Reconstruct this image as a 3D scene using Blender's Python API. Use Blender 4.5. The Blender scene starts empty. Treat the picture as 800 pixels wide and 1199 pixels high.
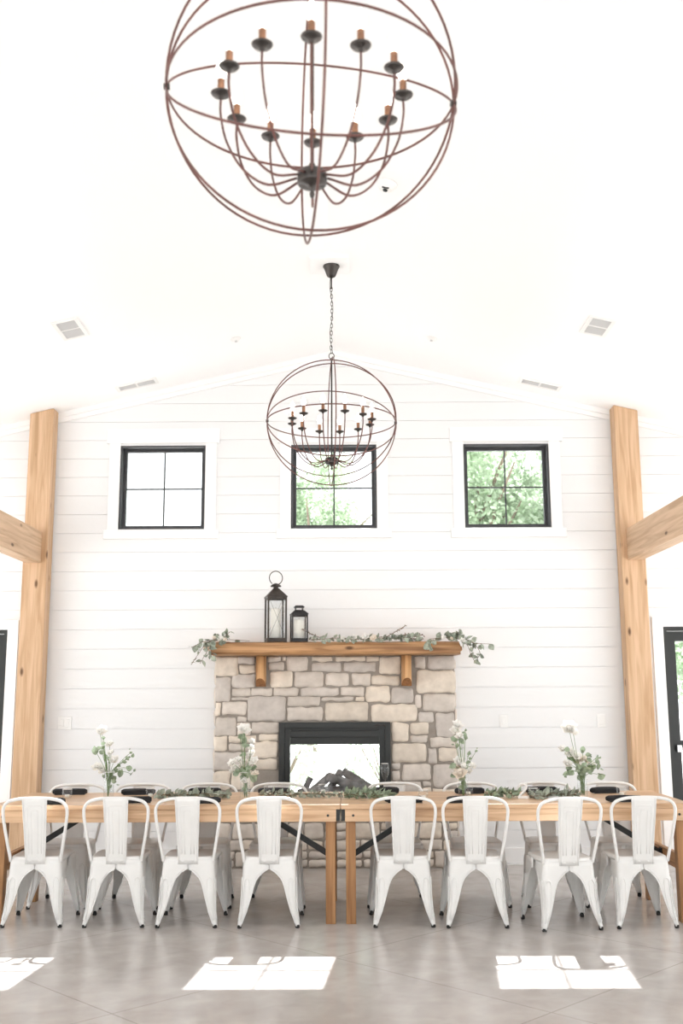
import bpy, math, random
from mathutils import Vector, Matrix, noise
R = math.radians
sc = bpy.context.scene
col = sc.collection
PI = math.pi

# ------------------------------------------------------------------ helpers
class MB:
    """collects shapes into one mesh"""
    def __init__(s): s.v, s.f, s.sm, s.c = [], [], [], []
    def add(s, vs, fs, smooth=False, tint=None):
        n = len(s.v)
        s.v += [tuple(v) for v in vs]
        for f in fs:
            s.f.append([i + n for i in f]); s.sm.append(smooth); s.c.append(tint)
    def box(s, x0, x1, y0, y1, z0, z1, M=None, tint=None):
        vs = [(x, y, z) for z in (z0, z1) for y in (y0, y1) for x in (x0, x1)]
        if M is not None: vs = [M @ Vector(v) for v in vs]
        s.add(vs, [(0, 2, 3, 1), (4, 5, 7, 6), (0, 1, 5, 4), (2, 6, 7, 3), (0, 4, 6, 2), (1, 3, 7, 5)], tint=tint)
    def bar(s, a, b, w, h, up=(0, 0, 1)):
        a, b = Vector(a), Vector(b); d = (b - a); L = d.length; d.normalize()
        up = Vector(up); sd = d.cross(up).normalized(); u = sd.cross(d).normalized()
        M = Matrix((( d.x, sd.x, u.x, a.x), (d.y, sd.y, u.y, a.y), (d.z, sd.z, u.z, a.z), (0, 0, 0, 1)))
        s.box(0, L, -w / 2, w / 2, -h / 2, h / 2, M)
    def tube(s, pts, r, seg=8, closed=False, caps=True):
        pts = [Vector(p) for p in pts]; n = len(pts)
        rr = r if isinstance(r, (list, tuple)) else [r] * n
        T = []
        for i in range(n):
            if closed: t = pts[(i + 1) % n] - pts[i - 1]
            else: t = pts[min(i + 1, n - 1)] - pts[max(i - 1, 0)]
            T.append(t.normalized() if t.length > 1e-9 else Vector((0, 0, 1)))
        ref = Vector((0, 0, 1)) if abs(T[0].z) < .9 else Vector((1, 0, 0))
        nrm = T[0].cross(ref).normalized(); vs = []
        for i in range(n):
            if i:
                nrm = nrm - T[i] * nrm.dot(T[i])
                nrm = nrm.normalized() if nrm.length > 1e-6 else T[i].orthogonal().normalized()
            b = T[i].cross(nrm)
            for k in range(seg):
                a = 2 * PI * k / seg
                vs.append(pts[i] + (nrm * math.cos(a) + b * math.sin(a)) * rr[i])
        fs = []
        for i in range(n if closed else n - 1):
            j = (i + 1) % n
            off = 0
            if closed and j == 0:   # align the seam
                best = min(range(seg), key=lambda o: (vs[o] - vs[i * seg]).length); off = best
            for k in range(seg):
                k2 = (k + 1) % seg
                fs.append((i * seg + k, i * seg + k2, j * seg + (k2 + off) % seg, j * seg + (k + off) % seg))
        s.add(vs, fs, True)
        if caps and not closed:
            m = len(s.v) - len(vs)
            s.f.append([m + k for k in range(seg)][::-1]); s.sm.append(False); s.c.append(None)
            s.f.append([m + (n - 1) * seg + k for k in range(seg)]); s.sm.append(False); s.c.append(None)
    def lathe(s, prof, c=(0, 0, 0), seg=20, smooth=True):
        vs, fs = [], []
        for r, z in prof:
            for k in range(seg):
                a = 2 * PI * k / seg
                vs.append((c[0] + r * math.cos(a), c[1] + r * math.sin(a), c[2] + z))
        for i in range(len(prof) - 1):
            for k in range(seg):
                k2 = (k + 1) % seg
                fs.append((i * seg + k, i * seg + k2, (i + 1) * seg + k2, (i + 1) * seg + k))
        if prof[0][0] > 1e-5: fs.append([k for k in range(seg)][::-1])
        if prof[-1][0] > 1e-5: fs.append([(len(prof) - 1) * seg + k for k in range(seg)])
        s.add(vs, fs, smooth)
    def prism(s, poly, y0, y1, tint=None):
        """poly in x,z extruded along y"""
        n = len(poly)
        vs = [(x, y0, z) for x, z in poly] + [(x, y1, z) for x, z in poly]
        fs = [list(range(n)), list(range(n, 2 * n))[::-1]] + [(i, i + n, (i + 1) % n + n, (i + 1) % n) for i in range(n)]
        s.add(vs, fs, tint=tint)
    def leaf(s, p, d, n, L, W, fold=.15, seg=7):
        """a leaf from p along d; n roughly its normal"""
        p, d, n = Vector(p), Vector(d).normalized(), Vector(n)
        sd = d.cross(n)
        sd = sd.normalized() if sd.length > 1e-4 else d.orthogonal().normalized()
        n = sd.cross(d)
        vs = [p]
        out = []
        for i in range(1, seg):
            t = i / seg; w = math.sin(PI * t ** .85) * W / 2
            out.append((t, w))
        vs += [p + d * L * t + sd * w + n * (fold * w - .25 * L * t * t * .5) for t, w in out]
        vs += [p + d * L - n * .125 * L]
        vs += [p + d * L * t - sd * w + n * (fold * w - .25 * L * t * t * .5) for t, w in out[::-1]]
        mid = [p + d * L * t - n * (.25 * L * t * t * .5) for t, w in out]
        k = len(vs); vs += mid; m = len(out)
        fs = []
        for i in range(m - 1):
            fs.append((1 + i, 2 + i, k + i + 1, k + i))
            a, b = 2 * m + 1 - i, 2 * m - i
            fs.append((a, k + i, k + i + 1, b))
        fs += [(0, 1, k), (0, k, 2 * m + 1), (m, m + 1, k + m - 1), (k + m - 1, m + 1, m + 2)]
        s.add(vs, fs, True)
    def build(s, name, m, parent=None, loc=(0, 0, 0), rz=0, bev=0, solid=0, auto=False):
        me = bpy.data.meshes.new(name); me.from_pydata(s.v, [], s.f)
        me.polygons.foreach_set('use_smooth', s.sm)
        if any(c is not None for c in s.c):
            at = me.color_attributes.new('tint', 'FLOAT_COLOR', 'CORNER')
            k = 0
            for p, c in zip(me.polygons, s.c):
                for _ in range(p.loop_total):
                    at.data[k].color = (*(c or (1, 1, 1)), 1); k += 1
        me.materials.append(m); me.update()
        o = bpy.data.objects.new(name, me); col.objects.link(o)
        o.location = loc; o.rotation_euler.z = rz
        if parent: o.parent = parent
        if solid:
            md = o.modifiers.new('thickness', 'SOLIDIFY'); md.thickness = solid; md.offset = 0
        if bev:
            md = o.modifiers.new('edge', 'BEVEL'); md.width = bev; md.segments = 2; md.limit_method = 'ANGLE'; md.angle_limit = R(40)
        return o

def empty(name, loc=(0, 0, 0), rz=0):
    o = bpy.data.objects.new(name, None); col.objects.link(o)
    o.location = loc; o.rotation_euler.z = rz; o.empty_display_size = .1
    return o
def tag(o, label=None, cat=None, group=None, kind=None):
    if label: o['label'] = label
    if cat: o['category'] = cat
    if group: o['group'] = group
    if kind: o['kind'] = kind
    return o
def kids(o): return [c for c in bpy.data.objects if c.parent == o]
def copy_tree(o, parent=None):
    c = o.copy(); col.objects.link(c)
    if parent: c.parent = parent
    for ch in kids(o): copy_tree(ch, c)
    return c
def crom(pts, n=6):
    P = [Vector(p) for p in pts]; P = [P[0] * 2 - P[1]] + P + [P[-1] * 2 - P[-2]]
    out = []
    for i in range(1, len(P) - 2):
        for k in range(n):
            t = k / n; a, b, c, d = P[i - 1:i + 3]
            out.append(.5 * (2 * b + (c - a) * t + (2 * a - 5 * b + 4 * c - d) * t * t + (3 * b - a - 3 * c + d) * t ** 3))
    out.append(P[-2]); return out

# ------------------------------------------------------------------ materials
def mat(name, c, rough=.5, metal=0, spec=.5, emit=None, es=0, trans=0, bump=0, bscale=60, var=0, vscale=4, sss=0, coat=0):
    m = bpy.data.materials.new(name); m.use_nodes = True; nt = m.node_tree
    b = nt.nodes['Principled BSDF']
    b.inputs['Base Color'].default_value = (*c, 1); b.inputs['Roughness'].default_value = rough
    b.inputs['Metallic'].default_value = metal; b.inputs['Specular IOR Level'].default_value = spec
    b.inputs['Transmission Weight'].default_value = trans
    b.inputs['Coat Weight'].default_value = coat
    if emit: b.inputs['Emission Color'].default_value = (*emit, 1); b.inputs['Emission Strength'].default_value = es
    tc = nt.nodes.new('ShaderNodeTexCoord')
    if var:
        n = nt.nodes.new('ShaderNodeTexNoise'); n.inputs['Scale'].default_value = vscale; n.inputs['Detail'].default_value = 5
        nt.links.new(tc.outputs['Object'], n.inputs['Vector'])
        r = nt.nodes.new('ShaderNodeValToRGB'); nt.links.new(n.outputs['Fac'], r.inputs['Fac'])
        r.color_ramp.elements[0].position = .3; r.color_ramp.elements[1].position = .7
        r.color_ramp.elements[0].color = (*[x * (1 - var) for x in c], 1); r.color_ramp.elements[1].color = (*[min(1, x * (1 + var)) for x in c], 1)
        nt.links.new(r.outputs['Color'], b.inputs['Base Color'])
    if bump:
        n = nt.nodes.new('ShaderNodeTexNoise'); n.inputs['Scale'].default_value = bscale; n.inputs['Detail'].default_value = 4
        nt.links.new(tc.outputs['Object'], n.inputs['Vector'])
        bp = nt.nodes.new('ShaderNodeBump'); bp.inputs['Strength'].default_value = bump; bp.inputs['Distance'].default_value = .01
        nt.links.new(n.outputs['Fac'], bp.inputs['Height']); nt.links.new(bp.outputs['Normal'], b.inputs['Normal'])
    return m
def wood(name, dark, light, axis='x', rough=.5, knots=True, scale=1.0):
    m = bpy.data.materials.new(name); m.use_nodes = True; nt = m.node_tree; L = nt.links.new
    b = nt.nodes['Principled BSDF']; b.inputs['Roughness'].default_value = rough; b.inputs['Specular IOR Level'].default_value = .35
    tc = nt.nodes.new('ShaderNodeTexCoord'); mp = nt.nodes.new('ShaderNodeMapping')
    a, c = 1.3 * scale, 22 * scale
    mp.inputs['Scale'].default_value = {'x': (a, c, c), 'y': (c, a, c), 'z': (c, c, a)}[axis]
    L(tc.outputs['Object'], mp.inputs['Vector'])
    n = nt.nodes.new('ShaderNodeTexNoise'); n.inputs['Scale'].default_value = 1; n.inputs['Detail'].default_value = 6; n.inputs['Distortion'].default_value = .9
    L(mp.outputs['Vector'], n.inputs['Vector'])
    r = nt.nodes.new('ShaderNodeValToRGB'); L(n.outputs['Fac'], r.inputs['Fac'])
    r.color_ramp.elements[0].position = .32; r.color_ramp.elements[0].color = (*dark, 1)
    r.color_ramp.elements[1].position = .62; r.color_ramp.elements[1].color = (*light, 1)
    out = r.outputs['Color']
    if knots:
        mp2 = nt.nodes.new('ShaderNodeMapping'); a, c = 2.6, 6.5
        mp2.inputs['Scale'].default_value = {'x': (a, c, c), 'y': (c, a, c), 'z': (c, c, a)}[axis]
        L(tc.outputs['Object'], mp2.inputs['Vector'])
        v = nt.nodes.new('ShaderNodeTexVoronoi'); v.inputs['Scale'].default_value = 1.0; L(mp2.outputs['Vector'], v.inputs['Vector'])
        rk = nt.nodes.new('ShaderNodeValToRGB'); L(v.outputs['Distance'], rk.inputs['Fac'])
        rk.color_ramp.elements[0].position = .05; rk.color_ramp.elements[0].color = (.25, .2, .16, 1)
        rk.color_ramp.elements[1].position = .13; rk.color_ramp.elements[1].color = (1, 1, 1, 1)
        mx = nt.nodes.new('ShaderNodeMix'); mx.data_type = 'RGBA'; mx.blend_type = 'MULTIPLY'; mx.inputs[0].default_value = 1
        L(out, mx.inputs[6]); L(rk.outputs['Color'], mx.inputs[7]); out = mx.outputs[2]
    L(out, b.inputs['Base Color'])
    bp = nt.nodes.new('ShaderNodeBump'); bp.inputs['Strength'].default_value = .25; bp.inputs['Distance'].default_value = .004
    L(n.outputs['Fac'], bp.inputs['Height']); L(bp.outputs['Normal'], b.inputs['Normal'])
    return m
def glass(name, tint=(1, 1, 1), refl=.9):
    m = bpy.data.materials.new(name); m.use_nodes = True; nt = m.node_tree; L = nt.links.new
    for n in list(nt.nodes):
        if n.type != 'OUTPUT_MATERIAL': nt.nodes.remove(n)
    o = nt.nodes['Material Output']
    t = nt.nodes.new('ShaderNodeBsdfTransparent'); t.inputs['Color'].default_value = (*tint, 1)
    g = nt.nodes.new('ShaderNodeBsdfGlossy'); g.inputs['Roughness'].default_value = .02; g.inputs['Color'].default_value = (refl, refl, refl, 1)
    f = nt.nodes.new('ShaderNodeFresnel'); f.inputs['IOR'].default_value = 1.45
    gm = nt.nodes.new('ShaderNodeNewGeometry'); om = nt.nodes.new('ShaderNodeMath'); om.operation = 'SUBTRACT'; om.inputs[0].default_value = 1; L(gm.outputs['Backfacing'], om.inputs[1])
    fm = nt.nodes.new('ShaderNodeMath'); fm.operation = 'MULTIPLY'; L(f.outputs[0], fm.inputs[0]); L(om.outputs[0], fm.inputs[1])
    mx = nt.nodes.new('ShaderNodeMixShader'); L(fm.outputs[0], mx.inputs[0]); L(t.outputs[0], mx.inputs[1]); L(g.outputs[0], mx.inputs[2]); L(mx.outputs[0], o.inputs[0])
    return m
def leafmat(name, c, tr=.4, var=.25, rough=.55):
    m = bpy.data.materials.new(name); m.use_nodes = True; nt = m.node_tree; L = nt.links.new
    b = nt.nodes['Principled BSDF']; b.inputs['Roughness'].default_value = rough
    o = nt.nodes['Material Output']
    tc = nt.nodes.new('ShaderNodeTexCoord'); n = nt.nodes.new('ShaderNodeTexNoise'); n.inputs['Scale'].default_value = 25 if tr < .5 else 1.5
    L(tc.outputs['Object'], n.inputs['Vector'])
    r = nt.nodes.new('ShaderNodeValToRGB'); L(n.outputs['Fac'], r.inputs['Fac'])
    r.color_ramp.elements[0].position = .35; r.color_ramp.elements[1].position = .65
    r.color_ramp.elements[0].color = (*[x * (1 - var) for x in c], 1); r.color_ramp.elements[1].color = (*[min(1, x * (1 + var)) for x in c], 1)
    L(r.outputs['Color'], b.inputs['Base Color'])
    t = nt.nodes.new('ShaderNodeBsdfTranslucent'); L(r.outputs['Color'], t.inputs['Color'])
    mx = nt.nodes.new('ShaderNodeMixShader'); mx.inputs[0].default_value = tr
    L(b.outputs[0], mx.inputs[1]); L(t.outputs[0], mx.inputs[2]); L(mx.outputs[0], o.inputs[0])
    return m

M = dict(
    wall=mat('white_paint', (.80, .805, .81), .45, bump=.03, bscale=30),
    ceil=mat('ceiling_paint', (.95, .955, .96), .8, bump=.06, bscale=45),
    trim=mat('trim_paint', (.87, .87, .87), .35),
    black=mat('black_metal', (.012, .014, .013), .42, bump=.05),
    frame=mat('window_frame_black', (.045, .046, .05), .4),  # black lifted towards grey, veiling flare put into the colour
    chair=mat('ivory_painted_steel', (.79, .79, .775), .32, metal=0, spec=.5, var=.03, vscale=9, bump=.04, bscale=25),
    rubber=mat('black_rubber', (.012, .012, .012), .7),
    bronze=mat('rust_bronze', (.15, .065, .055), .4, metal=.4, var=.3, vscale=8),
    dark=mat('dark_iron', (.075, .068, .064), .33, metal=.85, var=.25, vscale=20),
    copper=mat('aged_copper', (.30, .15, .085), .4, metal=.5, var=.3, vscale=30),
    bulb=mat('lit_bulb', (1, .95, .9), .3, emit=(1, .93, .84), es=9),
    post=wood('post_pine', (.46, .285, .155), (.64, .435, .28), 'z', .55),
    beamw=wood('beam_pine', (.44, .285, .17), (.63, .445, .295), 'y', .55),
    table=wood('table_pine', (.45, .27, .15), (.70, .48, .305), 'x', .32),
    leg=wood('table_leg_pine', (.25, .115, .045), (.42, .225, .10), 'z', .45),
    stretch=wood('table_stretcher_pine', (.36, .17, .065), (.58, .32, .15), 'y', .45),
    mantel=wood('mantel_log', (.20, .09, .035), (.54, .31, .15), 'x', .45, scale=.8),
    mantelpale=wood('mantel_pale_edge', (.60, .42, .30), (.78, .60, .46), 'x', .6, knots=False),
    corbel=wood('corbel_log', (.36, .17, .065), (.68, .41, .2), 'z', .5, scale=.8),
    endgrain=mat('end_grain', (.30, .13, .045), .6, var=.3, vscale=40),
    napkin=mat('charcoal_linen', (.018, .018, .02), .9, bump=.4, bscale=250),
    white=mat('white_plastic', (.85, .85, .84), .35),
    grille=mat('grille_grey', (.62, .62, .62), .5),
    wax=mat('candle_wax', (.88, .86, .80), .4),
    ceramic=mat('white_ceramic', (.88, .88, .87), .15),
    glass=glass('clear_glass', (.985, .99, .99)),
    pane=glass('window_glass', (.97, .98, .98)),
    water=glass('water', (.98, .99, .985)),
    lantern=mat('lantern_bronze', (.045, .036, .03), .4, metal=.4, var=.35, vscale=25),
    lanternb=mat('lantern_black', (.022, .02, .02), .4, metal=.4, var=.3, vscale=25),
    euc=leafmat('eucalyptus_leaf', (.33, .37, .30), .2, .35),
    euc2=leafmat('green_leaf', (.29, .36, .25), .25, .35),
    stem=mat('brown_stem', (.16, .10, .06), .7),
    gstem=mat('green_stem', (.14, .22, .08), .6),
    petal=leafmat('white_petal', (.90, .89, .86), .3, .05),
    blush=leafmat('cream_petal', (.88, .82, .74), .3, .08),
    tree=leafmat('tree_leaf', (.46, .56, .41), .55, .25),
    bark=mat('bark', (.22, .17, .13), .9, bump=.6, bscale=20, var=.3),
    log=mat('ash_log', (.26, .24, .235), .9, bump=.7, bscale=18, var=.45, vscale=10),
    liner=mat('firebox_liner', (.50, .48, .46), .6, var=.15),
    chrome=mat('brushed_steel', (.6, .6, .6), .25, metal=1),
    patio=mat('pale_patio', (.80, .79, .77), .8, var=.1, vscale=2),
    tag=mat('vent_bar', (.55, .55, .55), .5),
)

# concrete floor with diagonal saw cuts
def floor_mat():
    m = bpy.data.materials.new('polished_concrete'); m.use_nodes = True; nt = m.node_tree; L = nt.links.new
    b = nt.nodes['Principled BSDF']; b.inputs['Specular IOR Level'].default_value = .5
    tc = nt.nodes.new('ShaderNodeTexCoord')
    def nz(scale, det, dist=0):
        n = nt.nodes.new('ShaderNodeTexNoise'); n.inputs['Scale'].default_value = scale; n.inputs['Detail'].default_value = det; n.inputs['Distortion'].default_value = dist
        L(tc.outputs['Object'], n.inputs['Vector']); return n
    def mth(op, a, v=None, v2=None):
        n = nt.nodes.new('ShaderNodeMath'); n.operation = op
        for i, x in enumerate([a, v, v2]):
            if x is None: continue
            if isinstance(x, (int, float)): n.inputs[i].default_value = x
            else: L(x, n.inputs[i])
        return n.outputs[0]
    n1 = nz(1.1, 7, .8); n2 = nz(6, 8, .4)
    mix = mth('ADD', mth('MULTIPLY', n1.outputs['Fac'], .6), mth('MULTIPLY', n2.outputs['Fac'], .4))
    r = nt.nodes.new('ShaderNodeValToRGB'); L(mix, r.inputs['Fac'])
    r.color_ramp.elements[0].position = .36; r.color_ramp.elements[0].color = (.405, .375, .355, 1)
    r.color_ramp.elements[1].position = .64; r.color_ramp.elements[1].color = (.53, .500, .478, 1)
    sp = nt.nodes.new('ShaderNodeSeparateXYZ'); L(tc.outputs['Object'], sp.inputs[0])
    def line(sgn, off):
        s = mth('ADD', sp.outputs['Y'], mth('MULTIPLY', sp.outputs['X'], sgn))
        f = mth('FRACT', mth('DIVIDE', mth('ADD', s, -off + 21.0), 2.1))
        d = mth('ABSOLUTE', mth('SUBTRACT', f, .5))         # .5 on the line
        return mth('GREATER_THAN', d, .5 - .0022)
    ln = mth('MAXIMUM', line(1, 4.22), line(-1, 4.15))
    mx = nt.nodes.new('ShaderNodeMix'); mx.data_type = 'RGBA'; L(mth('MULTIPLY', ln, .55), mx.inputs[0]); L(r.outputs['Color'], mx.inputs[6]); mx.inputs[7].default_value = (.2, .17, .15, 1)
    L(mx.outputs[2], b.inputs['Base Color'])
    rr = mth('ADD', mth('MULTIPLY', n2.outputs['Fac'], .12), .14); L(rr, b.inputs['Roughness'])
    bp = nt.nodes.new('ShaderNodeBump'); bp.inputs['Strength'].default_value = .06; bp.inputs['Distance'].default_value = .01
    L(n2.outputs['Fac'], bp.inputs['Height']); L(bp.outputs['Normal'], b.inputs['Normal'])
    return m
def stone_mat():
    m = bpy.data.materials.new('limestone'); m.use_nodes = True; nt = m.node_tree; L = nt.links.new
    b = nt.nodes['Principled BSDF']; b.inputs['Roughness'].default_value = .85
    a = nt.nodes.new('ShaderNodeAttribute'); a.attribute_name = 'tint'
    tc = nt.nodes.new('ShaderNodeTexCoord'); n = nt.nodes.new('ShaderNodeTexNoise'); n.inputs['Scale'].default_value = 14; n.inputs['Detail'].default_value = 8
    L(tc.outputs['Object'], n.inputs['Vector'])
    r = nt.nodes.new('ShaderNodeValToRGB'); L(n.outputs['Fac'], r.inputs['Fac'])
    r.color_ramp.elements[0].position = .3; r.color_ramp.elements[0].color = (.86, .85, .84, 1)
    r.color_ramp.elements[1].position = .7; r.color_ramp.elements[1].color = (1.06, 1.06, 1.06, 1)
    mx = nt.nodes.new('ShaderNodeMix'); mx.data_type = 'RGBA'; mx.blend_type = 'MULTIPLY'; mx.inputs[0].default_value = 1
    L(a.outputs['Color'], mx.inputs[6]); L(r.outputs['Color'], mx.inputs[7]); L(mx.outputs[2], b.inputs['Base Color'])
    bp = nt.nodes.new('ShaderNodeBump'); bp.inputs['Strength'].default_value = .6; bp.inputs['Distance'].default_value = .008
    L(n.outputs['Fac'], bp.inputs['Height']); L(bp.outputs['Normal'], b.inputs['Normal'])
    return m
M['floor'] = floor_mat(); M['stone'] = stone_mat()

# ------------------------------------------------------------------ room
D = 9.55                      # face of the far wall
ZR, K = 4.79, .232            # ridge height and roof slope
HW = 4.5                      # half width of the hall
YB = -3.6
def clip(poly, ok, val):
    out = []
    for i in range(len(poly)):
        a, b = poly[i], poly[(i + 1) % len(poly)]; va, vb = val(a), val(b)
        if va >= 0: out.append(a)
        if (va >= 0) != (vb >= 0):
            t = va / (va - vb); out.append((a[0] + (b[0] - a[0]) * t, a[1] + (b[1] - a[1]) * t))
    return out
def gable(poly):
    p = clip(poly, 0, lambda q: ZR - K * q[0] - q[1])
    return clip(p, 0, lambda q: ZR + K * q[0] - q[1]) if p else p
WX = [-1.632, 0.0, 1.644]     # window centres
WZ0, WZ1, WH = 3.04, 3.85, .4075
DRX = [(3.04, 4.02), (-4.02, -3.03)]
FB = (-.455, .46, .55, 1.20)  # hole of the see-through firebox
holes = [(x - WH, x + WH, WZ0, WZ1) for x in WX] + [(a, b, 0, 2.1) for a, b in DRX] + [FB]
def pieces(x0, x1, z0, z1, holes):
    """the rectangle minus the holes, as rectangles"""
    hs = [h for h in holes if h[0] < x1 and h[1] > x0 and h[2] < z1 and h[3] > z0]
    if not hs: return [(x0, x1, z0, z1)]
    xs = sorted({x0, x1} | {min(max(v, x0), x1) for h in hs for v in h[:2]})
    out = []
    for a, b in zip(xs, xs[1:]):
        m = (a + b) / 2; cur = z0
        for h in sorted([h for h in hs if h[0] < m < h[1]], key=lambda h: h[2]):
            if h[2] > cur: out.append((a, b, cur, min(h[2], z1)))
            cur = max(cur, h[3])
        if cur < z1: out.append((a, b, cur, z1))
    return out
wb = MB()
for a, b, c, d in pieces(-HW, HW, 0, 5.2, holes):
    p = gable([(a, c), (b, c), (b, d), (a, d)])
    if len(p) > 2: wb.prism(p, D + .012, D + .16)
z = 2.46 - .1806 * 14
k = 0
while z < 4.9:
    for a, b, c, d in pieces(-HW, HW, max(z + .0016, 0), z + .1806 - .0016, holes):
        if d <= 0: continue
        p = gable([(a, c), (b, c), (b, d), (a, d)])
        if len(p) > 2: wb.prism(p, D, D + .012)
    z += .1806
tag(wb.build('wall_back', M['wall']), 'white shiplap gable wall behind the fireplace', 'wall', kind='structure')
fb_ = MB(); fb_.box(-HW - .2, HW + .2, YB, D + .16, -.1, 0)
tag(fb_.build('floor', M['floor']), 'polished grey concrete floor with diagonal saw cut joints', 'floor', kind='structure')
cb = MB()
for s in (-1, 1):
    xo = s * (HW + .5)
    p = [(0, ZR), (xo, ZR - K * abs(xo)), (xo, ZR - K * abs(xo) + .18), (0, ZR + .18)]
    cb.prism(p if s > 0 else p[::-1], YB - .1, D + .5)
tag(cb.build('ceiling', M['ceil']), 'white vaulted ceiling rising to a central ridge', 'ceiling', kind='structure')
# side walls out of view, with tall openings added to let daylight in
for s, nm in ((-1, 'wall_left'), (1, 'wall_right')):
    b = MB(); x0, x1 = sorted((s * HW, s * (HW + .15)))
    ys = [YB, -2.9, -.7, .1, 2.3, 3.1, 5.3, 6.1, 9.1, D]
    for i, (a, c) in enumerate(zip(ys, ys[1:])):
        if i % 2 == 0: b.box(x0, x1, a, c, 0, 3.75)
        else: b.box(x0, x1, a, c, 0, .08); b.box(x0, x1, a, c, 2.9, 3.75)
    tag(b.build(nm, M['wall']), ('left' if s < 0 else 'right') + ' white side wall with tall openings added for daylight', 'wall', kind='structure')
# gable trim and baseboards
for s, nm in ((-1, 'trim_1'), (1, 'trim_2')):
    b = MB()
    for w, t in ((.055, .035), (.10, .018)):
        p = [(0, ZR - .001), (s * HW, ZR - K * HW - .001), (s * HW, ZR - K * HW - w), (0, ZR - w)]
        b.prism(p if s < 0 else p[::-1], D - t, D - .0005)
    tag(b.build(nm, M['trim']), 'white crown trim along the ' + ('left' if s < 0 else 'right') + ' gable slope', 'trim', kind='structure')
b = MB(); b.box(-2.94, -1.10, D - .018, D - .0005, 0, .14); b.box(-2.94, -1.10, D - .026, D - .018, 0, .02)
tag(b.build('baseboard_left', M['trim']), 'white baseboard left of the fireplace', 'baseboard', kind='structure')
b = MB(); b.box(1.11, 2.95, D - .018, D - .0005, 0, .14); b.box(1.11, 2.95, D - .026, D - .018, 0, .02)
tag(b.build('baseboard_right', M['trim']), 'white baseboard right of the fireplace', 'baseboard', kind='structure')

# high windows
for i, cx in enumerate(WX):
    w = empty(f'window_{i+1}', (cx, D, WZ0)); H = WZ1 - WZ0
    tag(w, ['left', 'middle', 'right'][i] + ' square black framed window high on the gable wall', 'window', kind='structure')
    b = MB(); t = .016
    b.box(-WH, -WH + t, -.002, .15, 0, H); b.box(WH - t, WH, -.002, .15, 0, H)
    b.box(-WH + t, WH - t, -.002, .15, 0, t); b.box(-WH + t, WH - t, -.002, .15, H - t, H)
    b.build('window_frame', M['frame'], w)
    b = MB(); a, q = WH - t, .03
    b.box(-a, -a + q, .085, .125, t, H - t); b.box(a - q, a, .085, .125, t, H - t)
    b.box(-a + q, a - q, .085, .125, t, t + q); b.box(-a + q, a - q, .085, .125, H - t - q, H - t)
    b.box(-.007, .007, .101, .109, t + q, H - t - q); b.box(-a + q, a - q, .1015, .1085, H / 2 - .007, H / 2 + .007)
    b.build('window_sash', M['frame'], w)
    b = MB(); b.box(-a + q, a - q, .103, .107, t + q, H - t - q); b.build('glass', M['pane'], w)
    b = MB()
    b.box(-WH - .105, -WH, -.022, -.0005, -.012, H + .02); b.box(WH, WH + .105, -.022, -.0005, -.012, H + .02)
    b.box(-WH - .13, WH + .13, -.030, -.0005, H + .02, H + .16)
    b.build('casing', M['trim'], w, bev=.002)
    b = MB(); b.box(-WH - .135, WH + .135, -.036, -.0005, -.095, -.012)
    b.build('window_sill', M['trim'], w, bev=.003)

# glazed doors at both ends of the far wall
for i, (a, c) in enumerate(DRX):
    w = empty(f'door_{i+1}', ((a + c) / 2, D, 0)); h = (c - a) / 2; s = -1 if i == 0 else 1   # s: side of the room centre
    tag(w, ('right' if i == 0 else 'left') + ' black framed glazed exterior door beside timber post', 'door', kind='structure')
    b = MB(); b.box(-h, -h + .035, -.004, .15, 0, 2.1); b.box(h - .035, h, -.004, .15, 0, 2.1); b.box(-h + .035, h - .035, -.004, .15, 2.065, 2.1)
    b.build('door_frame', M['black'], w)
    b = MB(); q = .085; a1 = h - .038
    b.box(-a1, -a1 + q, .05, .095, .02, 2.06); b.box(a1 - q, a1, .05, .095, .02, 2.06)
    b.box(-a1 + q, a1 - q, .05, .095, 1.97, 2.06); b.box(-a1 + q, a1 - q, .05, .095, .02, .26)
    b.box(-a1 + q, a1 - q, .055, .09, 1.0, 1.07)
    b.build('door_leaf', M['black'], w)
    b = MB(); b.box(-a1 + q, a1 - q, .07, .076, .26, 1.97); b.build('glass', M['pane'], w)
    b = MB(); b.tube([(-a1 + .05, .0, 1.0), (a1 - .05, .0, 1.0)], .014, 10); b.box(-a1 + .03, -a1 + .07, -.02, .05, .97, 1.03); b.box(a1 - .07, a1 - .03, -.02, .05, .97, 1.03)
    b.build('push_bar', M['chrome'], w)
    b = MB(); b.box(-s * .0 - .02 - .12, .12, .0, .05, 2.0, 2.06); b.bar((0, .02, 2.05), (.25, -.06, 2.055), .02, .008)
    b.build('door_closer', M['chrome'], w)
    b = MB(); b.box(-h - .10, -h, -.022, -.0005, 0, 2.12); b.box(h, h + .10, -.022, -.0005, 0, 2.12); b.box(-h - .10, h + .10, -.026, -.0005, 2.12, 2.19)
    b.build('casing', M['trim'], w, bev=.002)

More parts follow.
